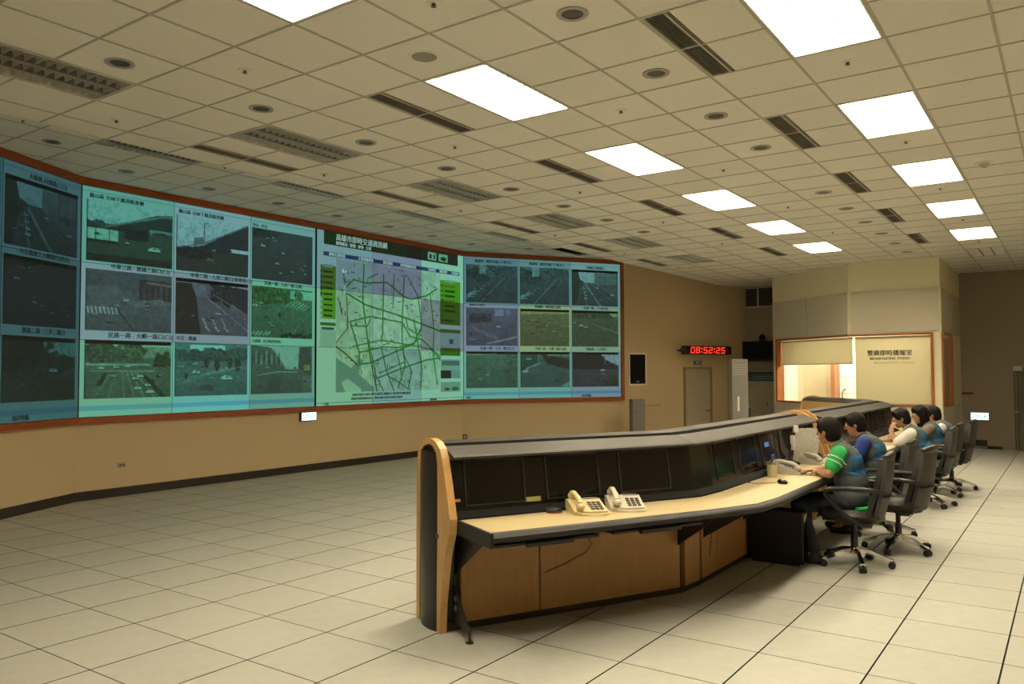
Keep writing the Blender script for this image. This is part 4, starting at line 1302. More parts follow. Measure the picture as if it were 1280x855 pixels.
# walk so that the studio interior lies on the left of the direction: S3 -> S2 -> S1 -> S0
La = math.hypot(S2[0] - S3[0], S2[1] - S3[1])
fa, La, aa = studio_face('wall_studio_angled', S3, S2, .12, La, 'angled studio wall with a half drawn blind behind glass', 1)
fb_, Lb, ab = studio_face('wall_studio_front', S2, S1, 0, 1.66 - .13, 'front studio wall with the lettered broadcasting studio window', 2)
fc, Lc, ac_ = studio_face('wall_studio_side', S1, S0, .12, 1.55, 'side wall of the studio facing the aisle', 3)
def panels(parent, spans, z0, z1):
    for (x0, x1) in spans:
        MB().box(x0 + .006, x1 - .006, -.014, .0, z0, z1, .004).build('panel', M['studio_panel'], parent)
panels(fa, ((0, 1.22), (1.22, La - .02)), ZW1 + .05, ZP)
panels(fb_, ((.03, Lb - .02),), ZW1 + .05, ZP)
panels(fc, ((.02, 1.6), (1.6, 3.1)), ZW1 + .05, ZP)
panels(fa, ((0, 1.22), (1.22, La - .02)), 0, ZW0 - .05)
panels(fb_, ((.03, Lb - .02),), 0, ZW0 - .05)
panels(fc, ((.02, 1.6), (1.6, 3.1)), 0, ZW0 - .05)
def winframe(name, A, a, w0, w1, label, sides, panes):
    o = thing(name, label, 'window', (A[0], A[1], 0), a)
    struct(o)
    MB().box(w0, w1, -.03, .13, ZW1, ZW1 + .035).build('head_frame', M['studio_wood'], o)
    MB().box(w0, w1, -.03, .13, ZW0 - .035, ZW0).build('sill_frame', M['studio_wood'], o)
    if sides[0]: MB().box(w0, w0 + .05, -.03, .13, ZW0, ZW1).build('jamb', M['studio_wood'], o)
    if sides[1]: MB().box(w1 - .05, w1, -.03, .13, ZW0, ZW1).build('jamb', M['studio_wood'], o)
    for (p0_, p1_) in panes:
        MB().box(p0_ + .002, p1_ - .002, .03, .038, ZW0, ZW1).build('pane', M['glass'], o)
    return o
winframe('window_1', S3, aa, .12, La, 'studio window behind which a cream blind hangs half down', (1, 0), ((.17, 1.22), (1.22, La)))
w2 = winframe('window_2', S2, ab, 0, Lb - .13, 'wide studio window with dark lettering on a closed cream blind', (0, 1), ((0, Lb - .18),))
winframe('window_3', S1, ac_, .12, 1.55, 'narrow wood-framed studio window facing the aisle', (1, 1), ((.17, 1.5),))
link('lettering', text_mesh('lettering', '警廣即時播報室', .118, M['text_dark'], bold=.0045), w2, (.74, .028, 2.02), (PI / 2, 0, 0))
link('lettering', text_mesh('lettering', 'BROADCASTING  STUDIO', .062, M['text_dark'], bold=.0025), w2, (.74, .028, 1.915), (PI / 2, 0, 0))
link('lettering', text_mesh('lettering', 'BROADCASTING  STUDIO', .062, M['text_grey'], bold=.001), w2, (.80, .0905, 1.83), (PI / 2, 0, 0))
o = thing('roller_blind', 'cream roller blind half lowered behind the angled studio window', 'blind', (S3[0], S3[1], 0), aa)
MB().box(.19, La - .03, .10, .104, 1.83, 2.33).build('fabric', M['blind'], o)
MB().tube([(.19, .11, 2.345), (La - .03, .11, 2.345)], .02).build('roller', M['trim_white'], o, True)
MB().box(.19, La - .03, .096, .108, 1.815, 1.832).build('bottom_rail', M['text_grey'], o)
o = thing('roller_blind', 'cream roller blind fully lowered behind the lettered studio window', 'blind', (S2[0], S2[1], 0), ab)
MB().box(.09, Lb - .19, .092, .096, 1.0, 2.33).build('fabric', M['blind'], o)
MB().tube([(.09, .11, 2.345), (Lb - .19, .11, 2.345)], .02).build('roller', M['trim_white'], o, True)
MB().box(.09, Lb - .19, .088, .10, 1.0, 1.015).build('bottom_rail', M['text_grey'], o)
o = thing('roller_blind', 'grey roller blind lowered behind the narrow aisle window of the studio', 'blind', (S1[0], S1[1], 0), ac_)  # blind added to stop studio light glowing through this window
MB().box(.175, 1.495, .045, .049, 1.0, 2.33).build('fabric', mat('blind_grey', (.42, .39, .32), .9), o)
MB().tube([(.175, .06, 2.35), (1.495, .06, 2.35)], .014).build('roller', M['trim_white'], o, True)
# studio interior: back wall, ceiling, floor, lamp, door post
SIN = [(13.83, -1.17), (13.83, .31), (15.34, 2.25), (16.74, 2.25), (16.74, -1.17)][::-1]
mi = MB().box(16.6, 16.75, -1.15, 2.35, -.3, 2.9)
tag(struct(mi.build('wall_studio_inner', M['studio_wall'])), 'lit cream wall inside the broadcasting studio', 'wall')
tag(struct(MB().prism(SIN, 2.7, 2.78, 'z').build('ceiling_studio', M['white'])), 'low ceiling inside the broadcasting studio', 'ceiling')
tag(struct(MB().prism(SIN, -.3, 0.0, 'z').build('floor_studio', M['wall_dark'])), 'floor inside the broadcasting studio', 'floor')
tag(struct(MB().box(15.3, 16.75, 2.27, 2.35, -.3, 2.9).build('wall_studio_end', M['studio_wall'])), 'end wall inside the broadcasting studio', 'wall')
o = thing('curtain', 'white curtain hanging inside the studio at its window corner', 'curtain', (15.9, 2.15, 0))
cv = [(x, .03 * math.sin(x * 60)) for x in np.linspace(-.5, .45, 60)]
MB().prism(cv + [(x, y + .006) for x, y in cv[::-1]], 0.02, 2.65, 'z').build('fabric', M['white'], o)
MB().tube([(-.52, 0, 2.66), (.5, 0, 2.66)], .015).build('rail', M['steel'], o)
o = thing('door_3', 'orange-brown wooden door post seen through the studio glass', 'door', (16.0, 1.17, 0))
struct(o)
MB().box(-.06, .06, -.10, .10, 0, 2.2).build('post', M['studio_wood'], o)
MB().box(-.05, .05, -1.4, -.10, 0, 2.15).build('panel_wall', M['white'], o)
for z in (1.15, 1.55, 1.95):
    MB().box(-.056, -.049, -1.4, -.10, z, z + .012).build('joint', M['text_grey'], o)
SL = mat('studio_lamp', (.8, .8, .8), .5, emit=(1.0, .89, .70), estr=36.0)
o = thing('ceiling_light', 'bright flat ceiling lamp inside the studio near its lettered window', 'ceiling light', (14.6, -.45, 2.7), PI / 2)  # second lamp, added to light the lowered blind from behind
MB().box(-.6, .6, -.3, .3, -.03, 0).build('housing', M['white'], o)
MB().box(-.57, .57, -.27, .27, -.034, -.03).build('diffuser', SL, o)
o = thing('ceiling_light', 'bright flat ceiling lamp inside the studio near its back wall', 'ceiling light', (15.5, .7, 2.7))
MB().box(-.6, .6, -.3, .3, -.03, 0).build('housing', M['white'], o)
MB().box(-.57, .57, -.27, .27, -.034, -.03).build('diffuser', SL, o)
# ---------------------------------------------------------------- consoles
TZ = 0.74       # worktop height
AX = math.radians(-27.3)
def fascia_pt(f):   # f 0..1 up the sloped black front: returns (t, z)
    return (-.115 + .055 * f, .79 + .335 * f)
def console(name, label, loc, rz, L, monitors, splits, brackets, lit=(), k0=0.0, k1=0.0):
    """k0, k1: how far the mitred ends lean along the run for each metre of depth"""
    o = thing(name, label, 'console', loc, rz, 'control room console sections')
    def ext(poly, pname, m_, x0=0.0, x1=None, sm=False):
        q = MB().prism(poly, 0.0, 1.0, 'x')
        xa, xb = x0, (L if x1 is None else x1)
        ka, kb = (k0 if x0 <= 0 else 0.0), (k1 if x1 is None or x1 >= L else 0.0)
        q.v = [((xa + ka * y) if x < .5 else (xb + kb * y), y, z) for x, y, z in q.v]
        return q.build(pname, m_, o, sm)
    rc = lambda y0, y1, z0, z1: [(y0, z0), (y1, z0), (y1, z1), (y0, z1)]
    ext(rc(.03, .34, .05, 1.10), 'core', M['dark'])
    ext(rc(.012, .36, 0, .05), 'toe_kick', M['base'])
    for a, b_ in zip(splits[:-1], splits[1:]):
        MB().box(a + .004, b_ - .004, -.008, .03, .05, .70, .003).build('front_panel', M['panel_wood'], o)
    ext(rc(.34, .37, .05, 1.14), 'back_panel', M['oak'])
    ext([(-.116, .785), (-.115, .79), (-.06, 1.125), (.03, 1.125), (.03, .785)], 'fascia', M['black'])
    ext([(-.178, .742), (-.178, .752), (-.116, .785), (.03, .785), (.03, .742)], 'sill', mat('sill_matte', (.010, .010, .010), .75, spec=.15))
    u = Vector((0, .055, .335)).normalized()
    nn = Vector((0, -u.z, u.y))
    def slab(s0, s1, f0, f1, h0, h1):
        c = []
        for f in (f0, f1):
            t, z = fascia_pt(f)
            for h in (h0, h1):
                c.append((Vector((0, t, z)) + nn * h))
        vs = [(s0, c[i].y, c[i].z) for i in (0, 1, 3, 2)] + [(s1, c[i].y, c[i].z) for i in (0, 1, 3, 2)]
        return vs, [(0, 1, 2, 3), (7, 6, 5, 4), (0, 4, 5, 1), (1, 5, 6, 2), (2, 6, 7, 3), (3, 7, 4, 0)]
    for (a, b_) in monitors:
        mo = MB()
        for args in ((a, b_, .06, .085, 0, .006), (a, b_, .90, .925, 0, .006), (a, a + .012, .085, .90, 0, .006), (b_ - .012, b_, .085, .90, 0, .006)):
            mo.raw(*slab(*args))
        mo = mo.build('monitor_bezel', M['bezel'], o)
        MB().raw(*slab(a + .012, b_ - .012, .085, .90, 0, .002)).build('monitor_screen', M['screen_off'], mo)
    for (a, b_, f0, f1, m_) in lit:
        MB().raw(*slab(a, b_, f0, f1, .001, .004)).build('sticker', m_, o)
    ext([(-.132, 1.112), (-.135, 1.128), (-.117, 1.137), (.035, 1.186), (.035, 1.160), (-.105, 1.110)], 'hood_visor', M['hood'])
    ext(rc(.02, .13, 1.12, 1.155), 'hood_slot', M['plenum'])
    ext([(.105, 1.15), (.105, 1.196), (.109, 1.196), (.109, 1.15)], 'slot_lip', M['plenum'])
    ext([(.109, 1.16), (.109, 1.198), (.20, 1.212), (.30, 1.198), (.375, 1.15), (.36, 1.13)], 'hood_top', M['hood'])
    ext([(-.10, 1.110), (-.02, 1.135), (.035, 1.16), (.035, 1.125), (-.06, 1.110)], 'hood_soffit', M['dark'])
    for s_ in brackets:
        MB().prism([(-.005, .70), (-.50, .70), (-.50, .67), (-.005, .36)], s_ - .004, s_ + .004, 'x').build('bracket', M['dark'], o)
    return o

def end_cap(parent, s_, sgn, depth=.05):
    """wood arch with black bulging infill closing a console end; sgn -1 faces -x"""
    a, b_ = (s_ - depth, s_) if sgn < 0 else (s_, s_ + depth)
    outer = [(-.012, 0), (-.03, .2), (-.10, .5), (-.175, .66), (-.185, .75), (-.12, .95), (-.055, 1.12), (-.02, 1.175), (.05, 1.215), (.14, 1.232), (.24, 1.225), (.32, 1.19), (.372, 1.12), (.392, 1.0), (.40, .5), (.40, 0)]
    inner = [(.034, 0), (.032, .3), (.022, .6), (.020, .9), (.026, 1.08), (.045, 1.145), (.10, 1.185), (.17, 1.195), (.26, 1.175), (.315, 1.12), (.330, 1.0), (.335, .5), (.34, 0)]
    m_ = MB()
    def strip(A_, B_):
        pass
    # arch as one closed ring polygon
    ring = outer + inner[::-1]
    m_.prism(ring, a, b_, 'x')
    o = m_.build('end_cap', M['oak'], parent)
    # infill: half round column
    n_ = 12
    pts = []
    for k in range(n_ + 1):
        th = PI * k / n_
        pts.append((-math.sin(th) * .055, .183 - math.cos(th) * .152))
    x0 = a + .03 if sgn < 0 else b_ - .03
    poly = [(x0 + sgn * -p[0] * 1.0 if sgn > 0 else x0 + p[0], p[1]) for p in pts]
    MB().prism(poly, 0.0, 1.15, 'z').build('end_infill', M['dark'], o, True)
    MB().box(a + .02, b_ - .02, .05, .32, 1.10, 1.185).build('end_infill_top', M['dark'], o)
    return o

screen_blue = mat('screen_blue', (.02, .05, .1), .3, emit=(.05, .17, .42), estr=.9)
sticker_o = mat('sticker_orange', (.5, .2, .06), .6)
sticker_y = mat('sticker_yellow', (.35, .33, .10), .6)
wl_, wa_ = frame_of((.43 + 1.93 * math.cos(AX), -.04 + 1.93 * math.sin(AX)), (2.42, -.95))
kA, kB, kD = math.tan((wa_ - AX) / 2), math.tan((0 - wa_) / 2), math.tan(math.radians(13.65) / 2)
CA = console('console', 'near wing of the console, angled, with three dark monitors', (.43, -.04, 0), AX, 1.93,
             ((.09, .53), (.69, 1.12), (1.29, 1.74)), (.10, .69, 1.90), (.06, 1.88),
             lit=((.005, .055, .16, .21, sticker_o), (.52, .64, .05, .14, sticker_y)), k1=-kA)
end_cap(CA, 0, -1)
# levelling foot at the near end
MB().prism([(0, .36), (-.02, .30), (-.235, .10), (-.275, .10), (-.275, .075), (-.24, .06), (0, .06)], .045, .055, 'x').build('foot_plate', M['dark'], CA)
MB().lathe([(.022, 0), (.024, .006), (.006, .012), (.006, .07)], 14, (.05, -.255, 0)).build('levelling_foot', M['dark'], CA, True)
for s_, z in ((.044, .22), (.044, .16)):
    MB().ell((s_, -.05, z), (.003, .02, .02)).build('bracket_bolt', M['steel'], CA, True)
MB().box(-.051, -.0495, -.0, .05, .60, .63).build('badge', M['dark'], CA)
ox, oy = .43 + 1.93 * math.cos(AX), -.04 + 1.93 * math.sin(AX)     # end of the wing
bx, by = 2.42, -.95
wl, wa = frame_of((ox, oy), (bx, by))
CW = console('console', 'short wedge section joining the near wing to the straight console', (ox, oy, 0), wa, wl, (), (.016, wl - .016), (), (), kA, -kB)
CB = console('console', 'straight console section where the green-sleeved operator sits', (bx, by, 0), 0, 3.08,
             ((.12, .52), (.66, 1.10), (1.24, 1.68), (1.82, 2.28), (2.4, 2.85)), (.02, .34, 1.0, 1.9, 3.06), (.06, .98, 1.9, 2.9),
             lit=((1.36, 1.48, .54, .66, screen_blue),), k0=kB)
ec = end_cap(CB, 3.08, 1)
kD = math.tan(math.radians(22.5) / 2)
CC = console('console', 'long straight console section behind the white-shirted operator', (5.80, -.95, 0), 0, 4.25,
             ((.12, .58), (.75, 1.2), (1.4, 1.85), (2.0, 2.45), (2.65, 3.1), (3.3, 3.75)), (.02, .9, 1.8, 2.9, 4.2), (.1, 1.3, 2.4, 3.6), (), 0, -kD)
end_cap(CC, 0, -1)
cxe = 10.05
wl2 = .30
CE = console('console', 'wedge section at the far bend of the console', (cxe, -.95, 0), math.radians(22.5), wl2, (), (0, wl2), (), (), kD, -kD)
fx, fy = cxe + wl2 * math.cos(math.radians(22.5)), -.95 + wl2 * math.sin(math.radians(22.5))
DA = math.radians(45)
CD = console('console', 'far wing of the console, its pale wooden back showing', (fx, fy, 0), DA, 1.75,
             ((.1, .55), (.65, 1.1), (1.2, 1.65)), (.02, .9, 1.73), (.1, 1.65), (), kD, 0)
end_cap(CD, 1.75, 1)
# gooseneck microphone standing on the far wing
o = thing('gooseneck_microphone', 'thin black gooseneck microphone on top of the far console wing', 'microphone', (fx + .12, fy + .62, 1.205))
MB().lathe([(.045, 0), (.045, .012), (.012, .018)], 14).build('base', M['dark'], o, True)
MB().tube([(0, 0, .015), (0, 0, .10), (.015, -.02, .15), (.045, -.05, .165)], .008, 7).build('neck', M['dark'], o, True)

def off(p, a, t):   # shift a plan point by t along a section's back normal
    return (p[0] - math.sin(a) * t, p[1] + math.cos(a) * t)
def worktop(name, label, chain, angs):
    """chain of plan points of the t=0 line, angs the section angle at each point"""
    o = thing(name, label, 'worktop')
    fr = [off(p, a, -.615) for p, a in zip(chain, angs)]
    fe = [off(p, a, -.66) for p, a in zip(chain, angs)]
    bk = [off(p, a, -.02) for p, a in zip(chain, angs)]
    MB().prism(fr + bk[::-1], TZ - .03, TZ, 'z').build('surface', M['worktop'], o)
    # bull-nosed black front edge
    n_ = len(chain)
    m_ = MB()
    prof = [(0.0, -.004), (.6, -.010), (1.0, -.030), (.95, -.055), (.5, -.066), (-.6, -.066), (-.6, -.03)]
    vs, fs = [], []
    for i in range(n_):
        for (k, dz) in prof:
            x = fr[i][0] + (fe[i][0] - fr[i][0]) * k
            y = fr[i][1] + (fe[i][1] - fr[i][1]) * k
            vs.append((x, y, TZ + dz + .003))
    q = len(prof)
    for i in range(n_ - 1):
        for k in range(q):
            a, b_ = i * q + k, i * q + (k + 1) % q
            fs.append((a, b_, b_ + q, a + q))
    fs += [tuple(range(q)), tuple(range((n_ - 1) * q, n_ * q))[::-1]]
    m_.raw(vs, fs).build('front_edge', M['edge'], o, True)
    # side edge at the first end
    d = math.atan2(chain[1][1] - chain[0][1], chain[1][0] - chain[0][0])
    e0 = [off(chain[0], angs[0], t) for t in (-.655, -.10)]
    e1 = [(x - .018 * math.cos(d), y - .018 * math.sin(d)) for x, y in e0]
    MB().prism([e0[0], e0[1], e1[1], e1[0]], TZ - .085, TZ + .001, 'z').build('side_edge', M['edge'], o)
    # underside frame
    uf = [off(p, a, -.58) for p, a in zip(chain, angs)]
    MB().prism(uf + bk[::-1], TZ - .055, TZ - .03, 'z').build('underframe', M['dark'], o)
    return o
w0 = (.43 + .02 * math.cos(AX), -.04 + .02 * math.sin(AX))
# soften the bend by extra points, as the real top is rounded there
WT = worktop('worktop', 'long bent pale maple worktop with black rounded edge, nearest the camera',
             [w0, (ox - .25 * math.cos(AX), oy - .25 * math.sin(AX)), (ox, oy), (bx, by), (bx + .25, by), (5.48, -.95)], [AX, AX, wa + math.radians(-4), wa * .55, 0, 0])
WT2 = worktop('worktop', 'far bent pale maple worktop in front of the three distant operators',
              [(5.84, -.95), (cxe - .1, -.95), (cxe + .12, -.92), (fx, fy), (fx + .2 * math.cos(DA), fy + .2 * math.sin(DA)), (fx + 1.7 * math.cos(DA), fy + 1.7 * math.sin(DA))],
              [0, 0, math.radians(14), math.radians(34), DA, DA])
# slide-out keyboard trays under the near wing
def local(parent_loc, rz, s_, t):
    return (parent_loc[0] + s_ * math.cos(rz) - t * math.sin(rz), parent_loc[1] + s_ * math.sin(rz) + t * math.cos(rz))
for k, (s_, lab) in enumerate(((.42, 'black keyboard tray under the near end of the worktop'), (1.25, 'second black keyboard tray under the near wing'))):
    x, y = local((.43, -.04), AX, s_, -.40)
    o = thing('keyboard_tray', lab, 'keyboard tray', (x, y, .64), AX, 'slide-out keyboard trays')
    MB().box(-.36, .36, -.20, .16, 0, .018, .004).build('tray', M['dark'], o)
    for sx in (-.30, .30):
        MB().box(sx - .012, sx + .012, -.15, .12, .018, .048).build('runner', M['steel'], o)
    MB().box(-.16, .16, -.225, -.195, -.008, .014).build('pull_lip', M['dark'], o)

# ---------------------------------------------------------------- things on the consoles
def handset_phone(name, label, loc, rz, m1, m2, small=1.0):
    o = thing(name, label, 'telephone', loc, rz, 'desk telephones')
    o.scale = (small,) * 3
    k = 1.0
    MB().prism([(-.10 * k, 0), (.11 * k, 0), (.11 * k, .065 * k), (.07 * k, .07 * k), (-.10 * k, .022 * k)], -.10 * k, .10 * k, 'x').build('base', m1, o)
    MB().prism([(.06, .069), (.10, .0695), (.10, .072), (.06, .0715)], .0, .09, 'x').build('display', m2, o)
    kb = MB()
    for i in range(3):
        for j in range(4):
            x, y = .015 + .028 * i, -.075 + .028 * j
            z = .022 + (y + .10) / .17 * .048
            kb.box(x - .010, x + .010, y - .009, y + .009, z, z + .008)
    kb.build('keypad', m2, o)
    hs = MB()
    hs.tube([(-.062, -.085, .062), (-.062, -.05, .088), (-.062, .0, .098), (-.062, .05, .106), (-.062, .09, .098)], [.018, .017, .015, .017, .02], 10)
    hs.ell((-.062, -.085, .05), (.026, .03, .022)).ell((-.062, .09, .085), (.027, .03, .024))
    hs.build('handset', m1, o, True)
    cd_ = [(-.07 + .012 * math.cos(t * 2.2), -.12 + .012 * math.sin(t * 2.2) - .012 * math.sin(t * .16), .012 + .004 * math.cos(t * 2.2)) for t in range(0, 4)]
    pts = []
    for t in range(150):
        a = t / 149
        pts.append((-.062 + .16 * a + .007 * math.cos(t * 1.1), -.115 - .03 * math.sin(a * PI) + .007 * math.sin(t * 1.1), .012))
    MB().tube(pts, .0028, 5).build('coiled_cord', m1, o, True)
    return o
handset_phone('telephone', 'yellowed ivory desk telephone on the near worktop', (1.06, -.72, TZ), AX - .28, M['ivory'], M['greyplastic'], 1.12)
handset_phone('telephone', 'pale grey desk telephone next to the yellowed one', (1.332, -.86, TZ), AX - .42, M['beige'], M['greyplastic'], 1.15)
def mouse(label, loc, rz, m1, red=False):
    o = thing('computer_mouse', label, 'mouse', loc, rz)
    MB().ell((0, 0, .012), (.033, .055, .024)).build('shell', m1, o, True)
    MB().box(-.002, .002, .015, .05, .024, .034).build('wheel', M['greyplastic'], o)
    if red:
        MB().ell((0, -.01, .006), (.036, .05, .01)).build('base', mat('mouse_red', (.25, .01, .01), .4), o, True)
    return o
mouse('black and red computer mouse left of the ivory telephone', (.93, -.545, TZ), AX + 1.2, M['dark'], True)
mouse('black computer mouse on the worktop before the pen cup', (3.13, -1.385, TZ), -.6, M['black'])
o = thing('mouse_cable', 'thin grey mouse cable lying across the worktop', 'cable')
MB().tube([(3.15, -1.33, TZ + .004), (3.05, -1.27, TZ + .004), (3.0, -1.2, TZ + .004), (3.02, -1.15, TZ + .004)], .003, 5).build('wire', M['greyplastic'], o, True)
MB().tube([(3.02, -1.15, TZ + .005), (3.02, -1.135, TZ + .006)], .006, 6).build('plug', M['dark'], o, True)
# pen cup with scissors
o = thing('pen_cup', 'pale yellow cup holding scissors and pens on the worktop', 'pen cup', (3.49, -1.19, TZ))
MB().lathe([(.04, 0), (.045, .11), (.041, .11), (.037, .006), (.001, .006)], 20).build('cup', mat('cup_cream', (.55, .52, .30), .5), o, True)
for k, (dx, dy) in enumerate(((.01, .01), (-.012, .006), (0, -.015))):
    MB().tube([(dx, dy, .01), (dx * 2.4, dy * 2.2, .15)], .004, 6).build('pen', (M['steel'], M['dark'], sticker_o)[k], o, True)
o2 = thing('scissors', 'blue-handled scissors standing in the pale pen cup', 'scissors', (3.49, -1.19, TZ))
MB().tube([(.012, -.006, .01), (-.005, -.012, .16)], .005, 6).build('blade', M['steel'], o2, True)
for dx in (-.025, .022):
    pts = [(dx + .018 * math.cos(t), -.012, .175 + .022 * math.sin(t)) for t in np.linspace(0, 2 * PI, 14)]
    MB().tube(pts, .005, 6).build('finger_ring', mat('scissor_blue', (.03, .07, .25), .35), o2, True)
# long handset rack, stacked papers and a document on the console front
handset_phone('telephone', 'silver grey desk telephone with papers by the green-sleeved operator', (3.83, -1.22, TZ), .25, mat('phone_silver', (.42, .40, .37), .35), M['greyplastic'], 1.1)
handset_phone('telephone', 'grey telephone close to the console end before the second operator', (4.72, -1.20, TZ), .1, mat('phone_silver2', (.36, .34, .31), .35), M['greyplastic'], 1.05)
o = thing('tissue_pack', 'small orange-brown packet standing beside the pen cup', 'packet', (3.60, -1.13, TZ), .3)
MB().box(-.03, .03, -.02, .02, 0, .12, .004).build('packet', mat('packet_orange', (.36, .13, .06), .6), o)
MB().box(-.026, .026, -.022, -.019, .04, .09).build('print', mat('packet_print', (.5, .3, .2), .6), o)
def sheet(label, loc, rz, w_=.21, h_=.297):
    o = thing('paper_sheet', label, 'paper', loc, rz)
    MB().box(-w_ / 2, w_ / 2, -h_ / 2, h_ / 2, 0, .002).build('sheet', M['paper'], o)
    t_ = MB()
    for k in range(9):
        t_.box(-w_ * .4, w_ * (.1 + .3 * random.random()), -h_ * .4 + k * .026, -h_ * .4 + k * .026 + .006, .0021, .0024)
    t_.build('print', M['text_grey'], o)
    return o
sheet('white paper sheet lying right of the silver telephone', (4.12, -1.24, TZ), .3)
sheet('white paper sheet under the second operator forearm', (5.22, -1.33, TZ), -.2)
sheet('white paper sheet on the far worktop before the white-shirted operator', (6.95, -1.38, TZ), .25)
# paper chart clipped to the black console front
o = thing('hanging_chart', 'tall printed chart clipped upright before the black console front', 'paper', (4.66, -1.15, .76), math.radians(-42))
vs, fs = [], []
n_ = 10
for k in range(n_ + 1):
    f = k / n_
    for x in (-.135, -.045, .045, .135):
        vs.append((x + .02 * f, -.02 * math.sin(f * 3.1) + .25 * x * x * (1 - f) - .03 * f, .34 * f))
for k in range(n_):
    for q in range(3):
        a = 4 * k + q
        fs.append((a, a + 1, a + 5, a + 4))
b0 = len(vs)
rim = [4 * k for k in range(n_ + 1)] + [4 * n_ + q for q in (1, 2, 3)] + [4 * k + 3 for k in range(n_ - 1, -1, -1)] + [2, 1]
fs2 = fs + [tuple(i + b0 for i in f[::-1]) for f in fs] + [(rim[i - 1], rim[i], rim[i] + b0, rim[i - 1] + b0) for i in range(len(rim))]
MB().raw(vs + [(x, y + .003, z) for x, y, z in vs], fs2).build('sheet', mat('chart_paper', (.50, .51, .48), .8, var=.12, scale=35), o)
MB().box(-.14, -.09, -.045, -.02, .30, .37).build('clip', M['white'], o)
MB().box(.0, .012, -.02, .10, .33, .345).build('holder_arm', M['dark'], o)
o = thing('desk_lamp_arm', 'small dark copy-holder arm with a white clip at the console front', 'copy holder', (4.37, -1.08, TZ), 0)  # arm of a copy holder, carries no lamp
MB().tube([(0, 0, 0), (.0, -.02, .2), (.03, -.01, .34)], .012, 8).build('arm', M['dark'], o, True)
MB().box(-.005, .05, -.05, -.02, .16, .30).build('clip', M['white'], o)
MB().lathe([(.05, 0), (.05, .012), (.01, .02)], 16).build('base', M['dark'], o, True)
# loose cable under the worktop
o = thing('loose_cable', 'thin loose cable hanging against the near wooden panels', 'cable', (.43, -.04, 0), AX)
MB().tube([(.98, -.06, .66), (1.02, -.045, .55), (1.10, -.03, .46), (1.05, -.022, .40), (.88, -.018, .34), (.72, -.016, .30)], .003, 5).build('wire', M['dark'], o, True)
MB().tube([(.98, -.06, .66), (.975, -.063, .69)], .007, 6).build('plug', M['dark'], o, True)
o = thing('loose_cable', 'thin looped cable hanging below the bend of the worktop', 'cable', (bx, by, 0), 0)
pts = [(.30 + .10 * math.cos(t), -.16, .69 - .10 * math.sin(t) ** 1.0) for t in np.linspace(0, PI, 14)]
MB().tube(pts + [(.2, -.06, .60), (.18, -.03, .4), (.15, -.02, .2)], .003, 5).build('wire', M['dark'], o, True)
MB().tube([pts[0], (pts[0][0], pts[0][1], .70)], .007, 6).build('plug', M['dark'], o, True)
# computer tower under the straight section
def tower(label, loc, rz=0):
    o = thing('computer_tower', label, 'computer', loc, rz, 'computer towers under the console')
    MB().box(-.10, .10, -.24, .24, .02, .46, .006).build('case', M['dark'], o)
    MB().box(-.085, .085, -.246, -.238, .04, .44).build('front_bezel', M['black'], o)
    for sx in (-.07, .07):
        MB().box(sx - .02, sx + .02, -.2, .2, 0, .02).build('foot', M['dark'], o)
tower('black computer tower on the floor beside the green-sleeved operator', (3.56, -1.21, 0))
